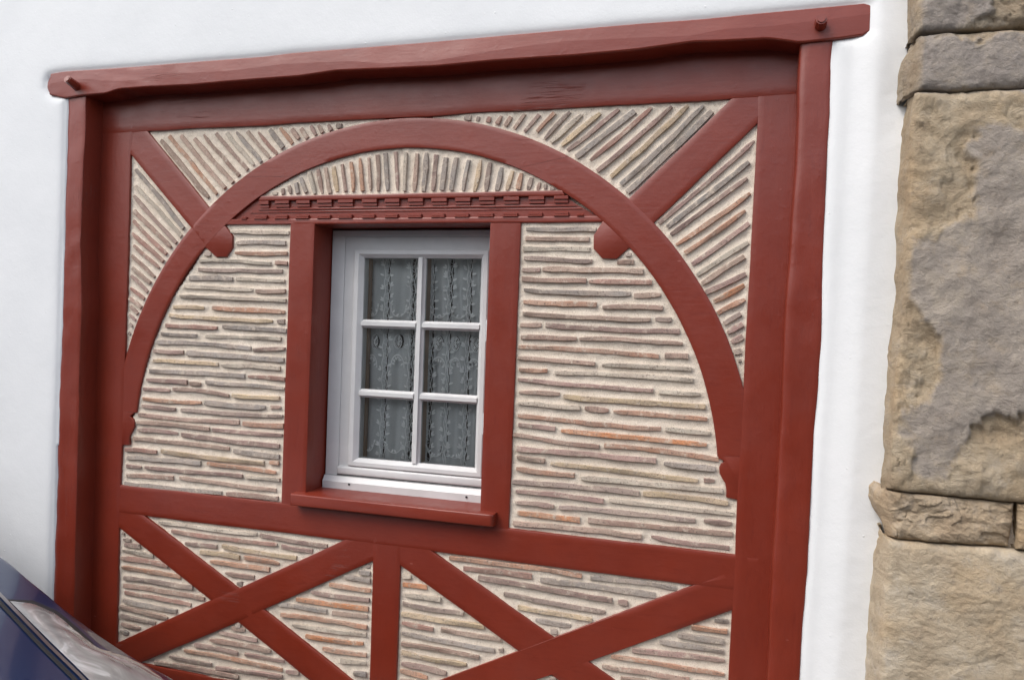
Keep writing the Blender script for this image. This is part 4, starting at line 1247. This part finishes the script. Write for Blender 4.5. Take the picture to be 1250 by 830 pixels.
def car():
    root = thing('car', 'dark blue parked car with a clear swept back headlamp, low in the corner', 'car')
    XN, YC, ZG = -1.40, -1.32, GROUND
    # (distance behind the nose, half width, crest offset, crest height, crown height)
    ST = [(.00, .40, .26, .46, .47), (.08, .58, .38, .545, .565), (.25, .69, .45, .635, .665), (.50, .75, .49, .695, .735), (.745, .79, .53, .735, .785), (1.1, .835, .65, .806, .854), (1.29, .853, .704, .846, .890), (1.477, .87, .755, .889, .93), (1.75, .875, .80, .950, 1.0), (2.05, .875, .72, 1.16, 1.22), (2.40, .875, .62, 1.40, 1.45), (3.30, .875, .60, 1.42, 1.47), (3.75, .86, .66, 1.05, 1.10), (3.95, .82, .68, .80, .84), (4.05, .74, .60, .62, .64)]
    secs = []
    for (x, w, yc, zc, zh) in ST:
        half = [(w * .93, .20), (w, .40), (w * .99, max(zc - .20 if zc < 1.0 else .80, .42)), (yc + (w - yc) * .55, max(zc - .09, .44) if zc < 1.0 else (zc + .82) / 2), (yc + .035, zc - .02), (yc, zc), (yc * .72, zc + (zh - zc) * .6), (yc * .35, zh - .002), (0, zh)]
        full = [(y, z) for y, z in half] + [(-y, z) for y, z in half[-2::-1]]
        secs.append([(XN - x, YC + y, ZG + z) for y, z in full])
    secs = np.array(secs)
    nu, nv = 110, 72
    rows = np.stack([catmull(secs[:, j], nu) for j in range(secs.shape[1])], 1)
    G = np.stack([catmull(rows[i], nv) for i in range(nu)], 0)
    V = G.reshape(-1, 3)
    idx = np.arange(nu * nv).reshape(nu, nv)
    F = np.stack([idx[:-1, :-1], idx[:-1, 1:], idx[1:, 1:], idx[1:, :-1]], -1).reshape(-1, 4).tolist()
    F += [idx[0].tolist(), idx[-1].tolist()]
    mesh_obj('body', V.tolist(), F, PAINT, root, 40)
    tree = BVHTree.FromPolygons([Vector(v) for v in V], F)
    eye = Vector((0, -CAM_D, CAM_H))

    def hit(px, py):
        v = np.array([(px - CX) / FPX, (py - CY) / FPX, 1.0]) @ M
        d = Vector((v[0], v[2], -v[1])).normalized()
        return tree.ray_cast(eye, d)

    def patch(name, A, B, off, m, n=24, k=10, bulge=0.0, mirror=True):
        """a shell lying on the bodywork between two outline curves"""
        A, B = resample(A, n), resample(B, n)
        pts = []
        for i in range(n + 1):
            for j in range(k + 1):
                p = A[i] + (B[i] - A[i]) * j / k
                h = hit(*p)
                if h[0] is None:
                    h = (None,)
                pts.append((h[0], h[1], math.sin(math.pi * j / k) * math.sin(math.pi * min(1, max(0, i / n)))) if h[0] is not None else None)
        Vv, ok = [], []
        for q in pts:
            if q is None:
                Vv.append((0, 0, 0)); ok.append(False)
            else:
                nn = q[1] if q[1].dot(eye - q[0]) > 0 else -q[1]
                Vv.append(tuple(q[0] + nn * (off + bulge * q[2]))); ok.append(True)
        c = k + 1
        Ff = [f for f in ((i * c + j, i * c + j + 1, (i + 1) * c + j + 1, (i + 1) * c + j) for i in range(n) for j in range(k)) if all(ok[q] for q in f)]
        used = sorted({q for f in Ff for q in f})
        mp = {q: i for i, q in enumerate(used)}
        vv = [Vv[q] for q in used]; ff = [tuple(mp[q] for q in f) for f in Ff]
        if not ff:
            return None
        o = mesh_obj(name, vv, ff, m, root, None)
        if mirror:
            mesh_obj(name, [(x, 2 * YC - y, z) for x, y, z in vv], [f[::-1] for f in ff], m, root, None)
        return o

    LENS = Mat('headlamp lens')
    a = LENS.noise(1.0, 3, 0.5, LENS.mapping((5, 12, 12)), 1.2)
    LENS.set(Base_Color=LENS.ramp(a, [(0.3, (0.15, 0.145, 0.145)), (0.55, (0.27, 0.265, 0.26)), (0.75, (0.66, 0.66, 0.66))]), Roughness=0.18, Coat_Weight=1.0, Coat_Roughness=0.03)
    patch('headlight', [(12, 735), (35, 758), (62, 785), (90, 812), (112, 834), (135, 860)], [(12, 734.5), (40, 737.5), (68, 750), (92, 771), (118, 791.5), (150, 801), (176, 812), (196, 827), (215, 848)], .004, LENS.m, 30, 14, .012)
    patch('seal', [(9, 732), (40, 733.5), (70, 746.5), (95, 767.5), (114, 786)], [(11, 738), (40, 738.5), (68, 751), (91, 771.5), (110, 790)], .0035, RUBBER, 24, 3)
    patch('trim_strip', [(-33, 690), (9, 733.5), (59, 785.5), (99, 824.5), (132, 858.5)], [(-36, 692), (6, 736), (56, 788), (96, 827), (128, 861)], .005, CHROME, 30, 3)
    patch('hood_gap', [(-38, 693.5), (4, 737), (54, 789.5), (94, 829), (126, 863)], [(-42, 696), (0, 740), (50, 793), (90, 832.5), (122, 866)], .003, RUBBER, 30, 3)

    def par(name, i0, i1, j0, j1, off, m):
        Vv, Ff = [], []
        for i in range(i0, i1 + 1):
            for j in range(j0, j1 + 1):
                a_ = G[min(i + 1, nu - 1), j] - G[max(i - 1, 0), j]; b_ = G[i, min(j + 1, nv - 1)] - G[i, max(j - 1, 0)]
                nn = np.cross(a_, b_); nn /= np.linalg.norm(nn) + 1e-9
                if nn @ (G[i, j] - np.array([XN - 2, YC, ZG + .5])) < 0:
                    nn = -nn
                Vv.append(tuple(G[i, j] + nn * off))
        c = j1 - j0 + 1
        for i in range(i1 - i0):
            for j in range(j1 - j0):
                Ff.append((i * c + j, i * c + j + 1, (i + 1) * c + j + 1, (i + 1) * c + j))
        mesh_obj(name, Vv, Ff, m, root, None)
    CG = plain('dark car glass', (0.012, 0.014, 0.016), 0.05, 0.6)
    si = lambda x: int(np.argmin(np.abs(G[:, nv // 2, 0] - (XN - x))))
    par('windscreen', si(1.80), si(2.36), 24, nv - 25, .004, CG)
    par('rear_window', si(3.36), si(3.72), 24, nv - 25, .004, CG)
    par('side_window', si(2.12), si(3.3), 9, 19, .004, CG)
    par('side_window', si(2.12), si(3.3), nv - 20, nv - 10, .004, CG)
    # wheels
    for x in (.86, 3.34):
        for s in (-1, 1):
            bm = bmesh.new()
            prof = [(.20, -.085), (.285, -.10), (.308, -.08), (.312, 0), (.308, .08), (.285, .10), (.20, .085)]
            n = 28
            ring = [[bm.verts.new((r * math.cos(2 * math.pi * i / n), y, r * math.sin(2 * math.pi * i / n))) for r, y in prof] for i in range(n)]
            for i in range(n):
                for j in range(len(prof) - 1):
                    bm.faces.new((ring[i][j], ring[i][j + 1], ring[(i + 1) % n][j + 1], ring[(i + 1) % n][j]))
            loc = Vector((XN - x, YC + s * .80, GROUND - .12 + .312))
            bmesh.ops.translate(bm, verts=bm.verts, vec=loc)
            wh = bm_obj('wheel', bm, RUBBER, root)
            bm = bmesh.new()
            for k in range(5):
                a_ = 2 * math.pi * k / 5
                vs0 = len(bm.verts)
                box_bm(bm, .02, .205, -.02, .02, -.028, .028, .004, 1)
                bm.verts.ensure_lookup_table()
                bmesh.ops.rotate(bm, verts=bm.verts[vs0:], matrix=Matrix.Rotation(a_, 3, 'Y'))
            bmesh.ops.translate(bm, verts=bm.verts, vec=loc + Vector((0, s * .06, 0)))
            bm_obj('rim', bm, ALLOY, wh)
    return root


car()
